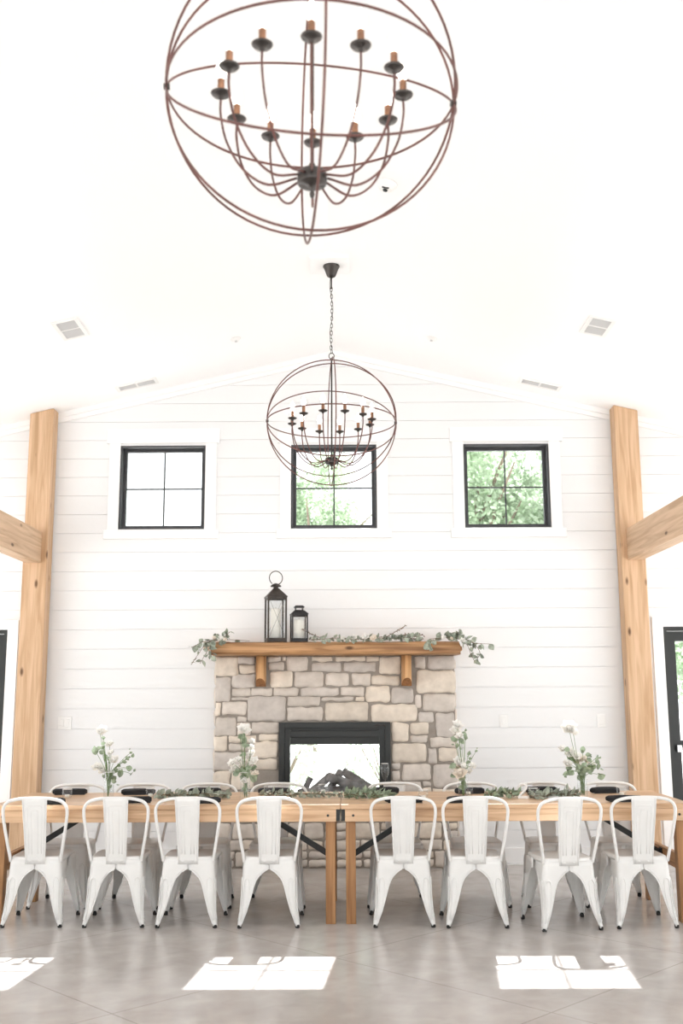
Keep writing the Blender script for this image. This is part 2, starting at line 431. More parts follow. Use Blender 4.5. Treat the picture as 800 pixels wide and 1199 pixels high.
# timber posts and beams
for s in (-1, 1):
    side = 'left' if s < 0 else 'right'
    b = MB(); x0, x1 = sorted((s * 2.645, s * 2.868)); n = 12
    zt = ZR - K * abs(x0), ZR - K * abs(x1)
    b.add([(x0, 9.36, 0), (x1, 9.36, 0), (x1, 9.52, 0), (x0, 9.52, 0), (x0, 9.36, zt[0] - .002), (x1, 9.36, zt[1] - .002), (x1, 9.52, zt[1] - .002), (x0, 9.52, zt[0] - .002)],
          [(0, 3, 2, 1), (4, 5, 6, 7), (0, 1, 5, 4), (1, 2, 6, 5), (2, 3, 7, 6), (3, 0, 4, 7)])
    o = b.build('timber_post', M['post'], bev=.006)
    tag(o, f'tall knotty pine post standing at the {side} of the far wall, floor to ceiling', 'post', kind='thing')
    b = MB(); x0, x1 = sorted((s * 2.70, s * 2.84)); b.box(x0, x1, YB + .1, 9.359, 2.70, 2.99)
    o = b.build('timber_beam', M['beamw'], bev=.005)
    tag(o, f'horizontal pine beam running forward from the {side} timber post', 'beam', kind='thing')

# ------------------------------------------------------------------ fireplace
random.seed(7)
fp = tag(empty('fireplace', (0, 9.45, 0)), 'tan limestone fireplace with black see-through firebox centred on the white wall', 'fireplace')
FX0, FX1, FY, FZ = -1.078, 1.095, 9.345, 1.838
oy = -9.45
b = MB()
fh = [(-.47, .475, .52, 1.22)]
for a, c, d, e in pieces(FX0 + .012, FX1 - .012, 0, FZ, fh): b.box(a, c, FY + .012 + oy, D - .001 + oy, d, e, tint=(.31, .275, .24))
stones = [(-1.073, 1.664, -0.865, 1.844), (-0.875, 1.771, -0.715, 1.844), (-0.855, 1.686, -0.71, 1.763), (-1.07, 1.437, -0.931, 1.655), (-0.923, 1.561, -0.708, 1.678), (-0.711, 1.56, -0.602, 1.843), (-0.604, 1.79, -0.484, 1.842), (-0.474, 1.79, -0.436, 1.842), (-0.592, 1.716, -0.448, 1.782), (-0.431, 1.709, -0.236, 1.836), (-0.203, 1.788, -0.015, 1.841), (-0.205, 1.697, 0.063, 1.78), (-0.577, 1.559, -0.372, 1.705), (-0.358, 1.558, -0.096, 1.694), (-0.076, 1.571, 0.136, 1.686), (-0.921, 1.479, -0.755, 1.555), (-0.746, 1.486, -0.558, 1.554), (-0.547, 1.488, -0.32, 1.556), (-0.3, 1.48, 0.042, 1.559), (-0.92, 1.445, -0.769, 1.474), (-1.066, 1.311, -1.021, 1.428), (-1.009, 1.316, -0.786, 1.438), (-0.779, 1.261, -0.434, 1.482), (-0.423, 1.394, -0.128, 1.477), (-0.423, 1.265, -0.105, 1.387), (-0.116, 1.437, 0.178, 1.473), (-0.085, 1.258, 0.302, 1.428), (-1.064, 1.133, -0.88, 1.301), (-0.869, 1.257, -0.788, 1.305), (-0.871, 1.139, -0.747, 1.249), (-0.74, 1.155, -0.493, 1.254), (0.012, 1.79, 0.283, 1.84), (0.293, 1.786, 0.401, 1.838), (0.085, 1.695, 0.382, 1.779), (0.406, 1.671, 0.602, 1.832), (0.158, 1.573, 0.33, 1.685), (0.339, 1.575, 0.59, 1.663), (0.611, 1.555, 0.715, 1.837), (0.058, 1.483, 0.269, 1.56), (0.19, 1.435, 0.264, 1.478), (0.281, 1.428, 0.502, 1.568), (0.512, 1.416, 0.712, 1.548), (0.729, 1.722, 0.826, 1.825), (0.845, 1.715, 1.092, 1.836), (0.739, 1.505, 1.087, 1.708), (0.724, 1.368, 0.785, 1.487), (0.795, 1.341, 1.083, 1.493), (0.327, 1.25, 0.742, 1.407), (0.755, 1.247, 0.894, 1.334), (0.907, 1.118, 1.078, 1.331), (0.511, 1.078, 0.668, 1.246), (0.681, 1.14, 0.843, 1.242), (-1.072, 1.001, -0.956, 1.136), (-0.944, 1.072, -0.696, 1.138), (-0.943, 1.005, -0.728, 1.064), (-0.676, 1.094, -0.498, 1.148), (-0.72, 0.942, -0.5, 1.088), (-1.07, 0.841, -0.724, 0.994), (-0.715, 0.844, -0.5, 0.935), (-1.067, 0.67, -0.927, 0.831), (-0.917, 0.669, -0.718, 0.83), (-0.71, 0.668, -0.498, 0.834), (0.681, 1.068, 0.835, 1.131), (0.856, 1.03, 1.098, 1.119), (0.51, 0.901, 0.817, 1.064), (0.835, 0.891, 0.909, 1.024), (0.926, 0.904, 1.095, 1.021), (0.51, 0.839, 0.585, 0.892), (0.509, 0.744, 0.58, 0.829), (0.6, 0.743, 0.856, 0.887), (0.872, 0.681, 1.09, 0.881), (0.508, 0.636, 0.768, 0.738), (0.785, 0.689, 0.85, 0.737), (0.774, 0.626, 0.857, 0.682), (0.869, 0.624, 1.089, 0.672)]
stones = [(a, c, d, e) for a, c, d, e in stones if not (abs(a + .711) < .002 or abs(a - .611) < .002)]
# lower courses down to the floor
zz = [.012, .155, .25, .395, .52, .622]
for r in range(5):
    x = FX0 + .006
    while x < FX1 - .02:
        w = random.uniform(.13, .36)
        if FX1 - (x + w) < .13: w = FX1 - .004 - x
        z0, z1 = zz[r], zz[r + 1] - .012
        if z1 > .51 and x < .5 and x + w > -.493:
            if x < -.493 - .08: w = -.498 - x
            elif x < .5: x = .508; continue
        if z1 - z0 > .12 and w < .25 and random.random() < .5:
            zm = (z0 + z1) / 2; stones.append((x, z0, x + w - .012, zm - .005)); stones.append((x, zm + .006, x + w - .012, z1))
        else: stones.append((x, z0, x + w - .012, z1))
        x += w
def slab(b, x0, z0, x1, z1, yf, th, tint, side=None):
    """one rough-edged, pillowed stone; the outline wobbles, its face is gently domed"""
    w, h = x1 - x0, z1 - z0; n = max(5, int((w + h) * 2 / .045)); pts = []
    per = 2 * (w + h); sd = random.random() * 50; cut = min(w, h) * .13; mw = min(w, h)
    for i in range(n * 2):
        t = per * i / (n * 2)
        if t < w: p = (x0 + t, z0)
        elif t < w + h: p = (x1, z0 + t - w)
        elif t < 2 * w + h: p = (x1 - (t - w - h), z1)
        else: p = (x0, z1 - (t - 2 * w - h))
        cx, cz = (x0 + x1) / 2, (z0 + z1) / 2
        dx = max(abs(p[0] - cx) - (w / 2 - cut), 0) / cut; dz = max(abs(p[1] - cz) - (h / 2 - cut), 0) / cut
        q = math.hypot(dx, dz)
        px, pz = p
        if q > 1 and dx > 0 and dz > 0:
            px = cx + math.copysign(w / 2 - cut + dx / q * cut, p[0] - cx); pz = cz + math.copysign(h / 2 - cut + dz / q * cut, p[1] - cz)
        m = .010
        px += m * noise.noise((px * 14, pz * 14, sd)); pz += m * 1.3 * noise.noise((px * 14 + 9, pz * 14, sd + 7))
        pts.append((px, min(pz, FZ - .003)))
    cx, cz = (x0 + x1) / 2, (z0 + z1) / 2
    N = len(pts); rings = []
    def mp(p, ins, y):
        X, Z = cx + (p[0] - cx) * (1 - ins / (w / 2)), cz + (p[1] - cz) * (1 - ins / (h / 2))
        yy = y + (.006 * noise.noise((X * 9, Z * 9, sd)) if ins > 0 else 0)
        return (X, yy, Z)
    rings = [[mp(p, 0, yf + .03) for p in pts], [mp(p, 0, yf + .006) for p in pts], [mp(p, min(.006, mw * .1), yf - .001) for p in pts], [mp(p, min(.024, mw * .22), yf - .006) for p in pts],
             [mp(p, mw * .4, yf - .009) for p in pts]]
    if side:  # a return face: swap x and y
        rings = [[(side[0] + side[1] * (q[1] - yf), q[0], q[2]) for q in r] for r in rings]
    vs = [q for r in rings for q in r]; fs = []
    for r in range(len(rings) - 1):
        for i in range(N):
            j = (i + 1) % N
            f = (r * N + i, r * N + j, (r + 1) * N + j, (r + 1) * N + i); fs.append(f)
    fs.append([(len(rings) - 1) * N + i for i in range(N)])
    b.add(vs, fs, True, tint)
for (x0, z0, x1, z1) in stones:
    g = random.uniform(.88, 1.08); wv = random.random()
    c = (.66, .60, .54) if wv < .5 else ((.61, .56, .515) if wv < .72 else (.74, .66, .565))
    slab(b, x0 + .001, z0 + .001, x1 - .001, z1 - .001, FY + oy, .03, tuple(v * g for v in c))
for s, xs in ((-1, FX0), (1, FX1)):
    z0 = .015
    while z0 < FZ - .05:
        h = random.uniform(.1, .22); h = min(h, FZ - z0)
        g = random.uniform(.85, 1.08)
        slab(b, FY + .02 + oy, z0, D - .004 + oy, z0 + h - .012, 0, .03, (.68 * g, .61 * g, .54 * g), side=(xs, -s))
        z0 += h
b.build('stone_surround', M['stone'], fp)
fbx = MB(); y0 = 9.318 + oy
X0, X1, Z0, Z1 = -.493, .50, .50, 1.252
fbx.box(X0, X0 + .05, y0, y0 + .03, Z0, Z1); fbx.box(X1 - .05, X1, y0, y0 + .03, Z0, Z1); fbx.box(X0 + .05, X1 - .05, y0, y0 + .03, Z1 - .05, Z1); fbx.box(X0 + .05, X1 - .05, y0, y0 + .03, Z0, Z0 + .05)
a0, a1, q = X0 + .05, X1 - .05, y0 + .022
fbx.box(a0, a0 + .05, q, q + .03, Z0 + .05, Z1 - .05); fbx.box(a1 - .05, a1, q, q + .03, Z0 + .05, Z1 - .05)
fbx.box(a0 + .05, a1 - .05, q + .012, q + .03, Z1 - .075, Z1 - .05); fbx.box(a0 + .05, a1 - .05, q, q + .03, Z1 - .13, Z1 - .075)
fbx.box(a0 + .05, a1 - .05, q, q + .03, Z0 + .05, Z0 + .12)
fbx.box(a0 + .05, a1 - .05, q + .03, q + .05, Z1 - .195, Z1 - .13)
fbx.build('firebox_frame', M['black'], fp, bev=.002)
b = MB(); b.tube([(.34, q - .014, 1.222), (.40, q - .02, 1.226), (.44, q - .02, 1.224)], .007, 8); b.lathe([(.012, 0), (.012, .02), (.0, .02)], (.45, q - .02, 1.214), 12)
b.build('latch', M['dark'], fp)
b = MB(); gx0, gx1 = a0 + .05, a1 - .05
b.box(gx0, gx1, q + .034, q + .038, Z0 + .12, Z1 - .195); b.build('firebox_glass', M['pane'], fp)
b = MB(); b.box(-.44, .445, .735, .739, .57, 1.18); b.build('outer_glass', M['pane'], fp)
b = MB(); yb0, yb1 = q + .05, .76  # liner deepened past the wall to keep direct sun off the floor
b.box(-.455, -.44, yb0, yb1, .55, 1.2); b.box(.445, .46, yb0, yb1, .55, 1.2); b.box(-.44, .445, yb0, yb1, .55, .57); b.box(-.44, .445, yb0, yb1, 1.185, 1.2)
b.build('firebox_liner', M['liner'], fp)
b = MB()  # stone mass added outside to block sun coming through the firebox
for a_, c_, d_, e_ in pieces(-1.0, 1.0, -.12, 2.4, [(-.456, .461, .549, 1.201)]): b.box(a_, c_, .262, .77, d_, e_, tint=(.6, .55, .5))
b.build('sun_block_mass', M['stone'], fp)
b = MB()
for lx, lz, ly, an, tl, L, r in ((-.12, .66, .06, 10, 38, .22, .035), (.0, .66, .12, -25, 55, .22, .032), (.1, .67, .05, 20, -20, .36, .042), (.03, .63, .1, 5, 3, .6, .045), (.2, .68, .13, -15, -30, .30, .036), (-.25, .65, .12, 8, 62, .14, .028), (-.18, .63, .03, -10, 6, .3, .035)):
    d = Vector((math.cos(R(an)) * math.cos(R(tl)), math.sin(R(an)) * math.cos(R(tl)), math.sin(R(tl)))) * L / 2
    c = Vector((lx, ly, lz + abs(d.z) * .7)); n = 9
    b.tube([c - d + d * 2 * t / n + Vector((0, 0, .008 * noise.noise((t, lx * 9, 0)))) for t in range(n + 1)], [r * (1 + .2 * noise.noise((t * .8, lz * 30, lx * 9))) for t in range(n + 1)], 10)
b.box(-.3, .32, .0, .2, .57, .615)
b.build('fire_logs', M['log'], fp)

# mantel log
mt = tag(empty('mantel_shelf', (0, 9.34, 1.84)), 'rustic live-edge log mantel shelf on two half-log corbels', 'shelf')
b = MB(); nx = 60; prof = [(-.235, .012), (-.245, .04), (-.24, .075), (-.225, .105), (-.2, .116), (.205, .116), (.205, .0), (-.2, .0)]
vs = []
for i in range(nx + 1):
    x = -1.085 + 2.2 * i / nx
    for j, (y, zc) in enumerate(prof):
        k = 1 if j < 5 or j == 7 else 0
        fy = .022 * noise.noise((x * 2.4, j * .6, 3)) * k; fz = .008 * noise.noise((x * 4, j * .8, 9)) * (1 if 0 < j < 4 else 0)
        if j in (0, 7): fy += .02 * noise.noise((x * 5, 1, 6))
        vs.append((x + (.03 * noise.noise((j * .9, i * .0, 5)) if i in (0, nx) else 0), y + fy, zc + fz))
n = len(prof); fs = []
for i in range(nx):
    for j in range(n): fs.append((i * n + j, (i + 1) * n + j, (i + 1) * n + (j + 1) % n, i * n + (j + 1) % n))
fs += [list(range(n)), [nx * n + j for j in range(n)][::-1]]
b.add(vs, fs, True)
b.build('shelf_log', M['mantel'], mt, bev=.004)
b = MB(); b.box(-1.17, -1.05, -.10, .2, .055, .128); b.box(-1.05, -.93, -.14, .2, .1165, .128)
b.build('pale_sawn_end', M['mantelpale'], mt, bev=.006)
b = MB(); b.box(1.10, 1.14, -.18, .15, .03, .075)
b.build('shelf_tip', M['mantel'], mt, bev=.012)
for cx in (-.658, .65):
    b = MB(); vs = []; N = 12
    for k in range(N + 1):
        a = PI * k / N
        x, y = cx + .046 * math.cos(a), -.005 - .12 * math.sin(a) ** .8
        vs.append((x, y, -.002)); vs.append((x, y, -.275 + .075 * (-(y) / .125)))
    fs = [(2 * k, 2 * k + 1, 2 * k + 3, 2 * k + 2) for k in range(N)] + [[2 * k for k in range(N + 1)]] + [(2 * N, 2 * N + 1, 1, 0)]
    b.add(vs, fs, True); c = b.build('corbel', M['corbel'], mt)
    b = MB(); b.add([vs[2 * k + 1] for k in range(N + 1)], [list(range(N + 1))[::-1]]); b.build('cut_end', M['endgrain'], c)

# ------------------------------------------------------------------ things on the mantel
def lantern(name, loc, rz, w, h, roof_h, m, label, ring=True, cw=.035, ch=.24):
    o = tag(empty(name, loc, rz), label, 'lantern')
    a = w / 2; t = w * .085
    b = MB(); b.box(-a, a, -a, a, 0, .022); b.box(-a + t, a - t, -a + t, a - t, .022, .03)
    for sx in (-1, 1):
        for sy in (-1, 1):
            x0, x1 = sorted((sx * a, sx * (a - t))); y0, y1 = sorted((sy * a, sy * (a - t))); b.box(x0, x1, y0, y1, .022, h)
    for s in (-1, 1):
        y0, y1 = sorted((s * a, s * (a - t * .8))); b.box(-a + t, a - t, y0, y1, h - t * 1.1, h); b.box(-a + t, a - t, y0, y1, .022, .022 + t * .9)
        b.box(y0, y1, -a + t, a - t, h - t * 1.1, h); b.box(y0, y1, -a + t, a - t, .022, .022 + t * .9)
    b.build('body_frame', m, o, bev=.0015)
    b = MB(); e = a * 1.05; f = a * (.26 if ring else .6)
    b.add([(-e, -e, h), (e, -e, h), (e, e, h), (-e, e, h), (-e, -e, h + .008), (e, -e, h + .008), (e, e, h + .008), (-e, e, h + .008), (-f, -f, h + roof_h), (f, -f, h + roof_h), (f, f, h + roof_h), (-f, f, h + roof_h)],
          [(0, 3, 2, 1), (0, 1, 5, 4), (1, 2, 6, 5), (2, 3, 7, 6), (3, 0, 4, 7), (4, 5, 9, 8), (5, 6, 10, 9), (6, 7, 11, 10), (7, 4, 8, 11), (8, 9, 10, 11)])
    b.build('roof', m, o)
    b = MB(); z0 = h + roof_h
    if ring: b.lathe([(.022, -.005), (.024, .008), (.02, .012), (.05, .014), (.046, .026), (.025, .04), (.008, .046), (0, .047)], (0, 0, z0), 20)
    else:
        b.box(-f * .8, f * .8, -f * .8, f * .8, z0 - .003, z0 + .004)
        for sx in (-1, 1):
            for sy in (-1, 1): b.box(sx * f * .72 - .003, sx * f * .72 + .003, sy * f * .72 - .003, sy * f * .72 + .003, z0, z0 + .026)
        b.box(-f * 1.0, f * 1.0, -f * 1.0, f * 1.0, z0 + .026, z0 + .036); b.box(-f * .8, f * .8, -f * .8, f * .8, z0 + .036, z0 + .044)
    b.build('cap', m, o)
    if ring:
        b = MB(); zc = z0 + .028 + .066
        b.tube([(.06 * math.sin(k * PI / 12 * .93 + .11 * PI + PI) * 1, 0, zc + .062 * math.cos(k * PI / 12 * .93 + .11 * PI + PI)) for k in range(1, 24)], .0042, 8)
        b.build('carry_ring', m, o)
        b = MB()
        for s in (-1, 1):
            b.tube([(-a + t, s * (a - .003), h - .015), (a - t, s * (a - .003), .04)], .0012, 5); b.tube([(a - t, s * (a - .004), h - .015), (-a + t, s * (a - .004), .04)], .0012, 5)
        b.build('cross_wires', m, o)
    b = MB(); g = a - t * .6
    for s in (-1, 1): b.box(-g, g, s * g - .001, s * g + .001, .03, h - .01); b.box(s * g - .001, s * g + .001, -g, g, .03, h - .01)
    b.build('glass_panes', M['glass'], o)
    c = MB(); c.lathe([(cw, 0), (cw, ch - .004), (cw - .004, ch), (.006, ch - .006), (0, ch - .006)], (0, 0, .031), 20); cc = c.build('candle', M['wax'], None, loc, rz)
    c = MB(); c.tube([(0, 0, ch + .02), (0, 0, ch + .045)], .0015, 5); c.build('wick', M['rubber'], cc)
    return o, cc
MZ = 1.9575
_, c = lantern('candle_lantern', (-.523, 9.235, MZ), R(14), .175, .40, .085, M['lantern'], 'tall dark bronze lantern with carrying ring on the mantel', True, .045, .27)
tag(c, 'thick white pillar candle inside the tall lantern', 'candle')
_, c = lantern('candle_lantern', (-.313, 9.235, MZ), R(10), .145, .245, .038, M['lanternb'], 'small black lantern with flat cap beside the tall one', False, .048, .17)
tag(c, 'short white pillar candle inside the small lantern', 'candle')

def rnd3(s=1): return Vector((random.uniform(-s, s), random.uniform(-s, s), random.uniform(-s, s)))
def bloom(b, c, r, up=(0, -.5, .8)):
    c = Vector(c); up = Vector(up).normalized(); a = up.orthogonal().normalized(); bb = up.cross(a)
    for lay, (n, rad, tilt, ln) in enumerate(((6, .30, 25, 1.0), (5, .22, 50, .85), (4, .12, 72, .65))):
        for k in range(n):
            an = 2 * PI * (k + .5 * lay) / n + random.uniform(-.2, .2)
            o = a * math.cos(an) + bb * math.sin(an); tl = R(tilt + random.uniform(-8, 8))
            d = o * math.cos(tl) + up * math.sin(tl); nn = up * math.cos(tl) - o * math.sin(tl)
            b.leaf(c - up * r * .4 + o * r * .12, d, -nn, r * 1.15 * ln, r * 1.0 * ln, fold=-.35, seg=6)
    vs = []; N = 8
    b.lathe([(0, -.25 * r), (.24 * r, -.1 * r), (.28 * r, .1 * r), (.18 * r, .25 * r), (0, .3 * r)], c, 8)
def foliage(b, stemb, path, n, L, W, spread, rnd=.6, both=True):
    P = crom(path, 8); stemb.tube(P, .0022, 5)
    for i in range(n):
        t = (i + random.random()) / n * (len(P) - 1); k = min(int(t), len(P) - 2); p = P[k].lerp(P[k + 1], t - k)
        d = (P[k + 1] - P[k]).normalized(); o = d.cross(rnd3()).normalized()
        dd = (o * spread + d * .5 + rnd3(rnd) * .5).normalized(); s = random.uniform(.7, 1.15)
        b.leaf(p, dd, rnd3() + Vector((0, -.6, .4)), L * s, W * s)
def garland(name, label, loc, paths, n, L, W, mats, blooms=(), kind='garland', spread=1.0, group=None):
    o = tag(empty(name, loc), label, kind, group)
    lb, sb = MB(), MB()
    for p in paths: foliage(lb, sb, p, n, L, W, spread)
    sb.build('stems', M['stem'], o); lb.build('leaves', mats, o)
    for c, r, m in blooms:
        f = MB(); bloom(f, c, r, (random.uniform(-.4, .4), -.8, .5)); f.build('blossom', M[m], o)
    return o
random.seed(11)
garland('eucalyptus_garland', 'eucalyptus spray spilling over the left end of the mantel', (-1.05, 9.12, MZ),
        [[(.30, .06, .012), (.12, .02, .02), (-.05, -.05, .0), (-.13, -.07, -.1), (-.2, -.05, -.2)], [(.1, .03, .02), (.0, -.05, .0), (-.06, -.08, -.09), (-.12, -.07, -.19)],
         [(.05, .0, .02), (-.03, -.08, .0), (-.02, -.09, -.1), (-.02, -.08, -.15)], [(-.02, 0, .02), (.07, .0, .04), (.13, .0, .09)], [(.0, .02, .02), (-.1, -.04, .0), (-.2, -.05, -.05)]],
        11, .062, .052, M['euc'], [((.05, -.05, .03), .03, 'petal'), ((.09, -.04, .02), .022, 'blush'), ((.0, -.06, .035), .02, 'blush')])
garland('eucalyptus_garland', 'eucalyptus garland lying along the middle of the mantel right of the lanterns', (.3, 9.14, MZ),
        [[(-.52, .02, .02), (-.35, .0, .025), (-.1, .02, .02), (.1, -.02, .03), (.3, .02, .02), (.5, .03, .02)], [(-.5, -.04, .01), (-.38, -.07, .02), (-.25, -.04, .03), (-.1, -.02, .02)],
         [(-.1, .03, .02), (.1, .02, .04), (.3, .02, .035), (.48, .02, .02)], [(.1, 0, .02), (.3, -.02, .03), (.45, -.02, .04)]],
        26, .052, .040, M['euc'], [((-.12, -.04, .035), .03, 'petal'), ((-.02, -.04, .04), .038, 'petal'), ((.05, -.05, .03), .035, 'blush'), ((-.22, -.05, .03), .022, 'petal')])
sb = MB()
tw = tag(empty('dried_twigs', (.3, 9.2, MZ)), 'thin budded twigs rising out of the mantel greenery', 'twigs')
for pth in ([(-.38, 0, .02), (-.5, -.01, .07), (-.6, 0, .12)], [(.12, 0, .02), (.22, 0, .07), (.34, -.01, .14)], [(.2, -.02, .02), (.34, -.02, .06), (.5, -.01, .055)]):
    sb = MB(); P = crom(pth, 8); sb.tube(P, .0028, 5)
    for p in P[6::1]: sb.leaf(p, rnd3() + Vector((.3, 0, .4)), rnd3(), .022, .009); sb.leaf(p, rnd3() + Vector((.3, 0, .2)), rnd3(), .018, .008)
    sb.build('twig', M['stem'], tw)
garland('eucalyptus_garland', 'eucalyptus spray trailing off the right end of the mantel', (1.0, 9.12, MZ),
        [[(-.15, .05, .02), (0, .0, .03), (.12, -.04, .03), (.22, -.06, -.02), (.37, -.05, -.03)], [(-.1, .0, .02), (.05, -.04, .03), (.16, -.08, -.03), (.2, -.08, -.12), (.24, -.08, -.2)],
         [(0, 0, .02), (.05, -.03, .07), (.12, -.04, .06)], [(.05, 0, .02), (.2, -.05, .0), (.28, -.06, -.1), (.25, -.06, -.17)], [(-.12, -.05, .01), (-.16, -.1, -.02), (-.17, -.11, -.06)]],
        12, .064, .054, M['euc'], [((-.03, -.05, .03), .022, 'petal'), ((.13, -.09, -.0), .028, 'petal'), ((.04, -.05, .02), .018, 'blush')])

# ------------------------------------------------------------------ tables
TY0, TY1, TZ = 7.115, 8.03, .77
def farm_table(x0, x1, label):
    cx = (x0 + x1) / 2; cy = (TY0 + TY1) / 2
    o = tag(empty('farm_table', (cx, cy, 0)), label, 'table'); a = (x1 - x0) / 2; w = (TY1 - TY0) / 2
    b = MB(); n = 6; pw = 2 * w / n
    for k in range(n): b.box(-a, a, -w + k * pw + (.0012 if k else 0), -w + (k + 1) * pw - (.0012 if k < n - 1 else 0), TZ - .032, TZ)
    b.build('tabletop', M['table'], o, bev=.003)
    b = MB(); e = a - .028
    for s in (-1, 1):
        y0, y1 = sorted((s * (w - .004), s * (w - .036))); b.box(-e, e, y0, y1, TZ - .112, TZ - .0325)
        q0, q1 = sorted((s * e, s * (e - .03))); b.box(q0, q1, -w + .036, w - .036, TZ - .112, TZ - .0325)
    b.build('apron', M['table'], o, bev=.003)
    for s in (-1, 1):
        for t in (-1, 1):
            lx0, lx1 = sorted((s * (e - .005), s * (e - .005 - .066))); ly0, ly1 = sorted((t * (w - .038), t * (w - .112)))
            b = MB(); b.box(lx0, lx1, ly0, ly1, 0, TZ - .034); b.build('leg', M['leg'], o, bev=.004)
            b = MB(); by = t * (w - .0035); bx = s * (e - .055)
            vs = MB(); N = 10
            pts = [(bx + .0085 * math.cos(2 * PI * k / N), by, TZ - .072 + .0085 * math.sin(2 * PI * k / N)) for k in range(N)]
            b.tube([(bx, by - t * .004, TZ - .072), (bx, by + t * .003, TZ - .072)], .0085, 10); b.build('bolt', M['black'], o)
        xm = s * (e - .038)
        b = MB(); b.box(xm - .02, xm + .02, -w + .113, w - .113, .33, .43); b.build('stretcher', M['stretch'], o, bev=.003)
        b = MB(); b.bar((xm - s * .0225, 0, .385), (xm - s * .58, 0, TZ - .045), .03, .038, up=(0, 0, 1))
        b.box(xm - s * .024 - .004, xm - s * .024 + .004, -.03, .03, .34, .42)
        b.build('diagonal_brace', M['black'], o)
    for s in (-1, 1):
        b = MB(); q0, q1 = sorted((s * e, s * (e + .024))); b.box(q0, q1, -w + .012, w - .012, TZ - .108, TZ - .033)
        b.build('end_plate', M['black'], o)
    return o
farm_table(-2.285, .067, 'long natural pine farm table, left of the two joined end to end')
farm_table(.0705, 2.42, 'long natural pine farm table, right of the two joined end to end')

# ------------------------------------------------------------------ chairs
def interp(tab, z):
    for (z0, v0), (z1, v1) in zip(tab, tab[1:]):
        if z <= z1: t = max(0, (z - z0) / (z1 - z0)); return v0 + (v1 - v0) * t
    return tab[-1][1]
def chair_leg(sx, sy):
    X = [(0, .206), (.065, .194), (.10, .187), (.185, .181), (.3, .178), (.42, .170)] if sy < 0 else [(0, .222), (.065, .213), (.185, .200), (.3, .193), (.42, .186)]
    Y = [(0, .208), (.065, .200), (.2, .182), (.3, .174), (.42, .168)] if sy < 0 else [(0, .212), (.065, .205), (.2, .190), (.3, .183), (.42, .178)]
    A = [(0, .024), (.03, .028), (.065, .034), (.1, .042), (.185, .062), (.25, .078), (.285, .09), (.31, .104), (.33, .122), (.345, .138), (.355, .153), (.360, .164), (.364, .19), (.425, .19)]
    zs = [.012, .03, .065, .1, .14, .185, .22, .25, .27, .285, .3, .31, .32, .33, .3375, .345, .35, .355, .36, .3625, .365, .39, .424]
    b = MB(); vs = []; S = 5
    for z in zs:
        x, y, a = interp(X, z), interp(Y, z), interp(A, z)
        rc = min(.032, a * .6); ax = min(a, x + .002); ay = min(a, y + .002); row = []
        for k in range(4): row.append((x - ax + (ax - rc) * k / 4, y))
        for k in range(S + 1):
            t = PI / 2 * k / S; row.append((x - rc + rc * math.sin(t), y - rc + rc * math.cos(t)))
        for k in range(1, 5): row.append((x, y - rc - (ay - rc) * k / 4))
        vs += [(sx * p, sy * q, z) for p, q in row]
    n = len(row)
    fs = [(i * n + k, i * n + k + 1, (i + 1) * n + k + 1, (i + 1) * n + k) for i in range(len(zs) - 1) for k in range(n - 1)]
    if sx * sy < 0: fs = [f[::-1] for f in fs]
    b.add(vs, fs, True)
    # pressed ridge around the panel of each leg face, rolled edge
    def face(z, u, ax_):   # u: fraction from the corner
        x, y, a = interp(X, z), interp(Y, z), interp(A, z)
        return (sx * (x - u), sy * (y + .0018), z) if ax_ == 0 else (sx * (x + .0018), sy * (y - u), z)
    for ax_ in (0, 1):
        P = [face(z, .014, ax_) for z in (.05, .1, .15, .2, .25, .28)]
        P += [face(.3, .022, ax_), face(.308, .034, ax_), face(.3, .046, ax_)]
        P += [face(z, min(.05, interp(A, z) * .82), ax_) for z in (.28, .25, .2, .15, .1, .05)]
        b.tube(P, .003, 5)
        e = []
        for z in zs[1:-2]:
            x, y, a = interp(X, z), interp(Y, z), interp(A, z)
            if min(a, x - .0005) < x - .002: e.append((sx * (x - a), sy * y, z) if ax_ == 0 else (sx * x, sy * (y - a), z))
        b.tube(e, .0026, 6)
    return b
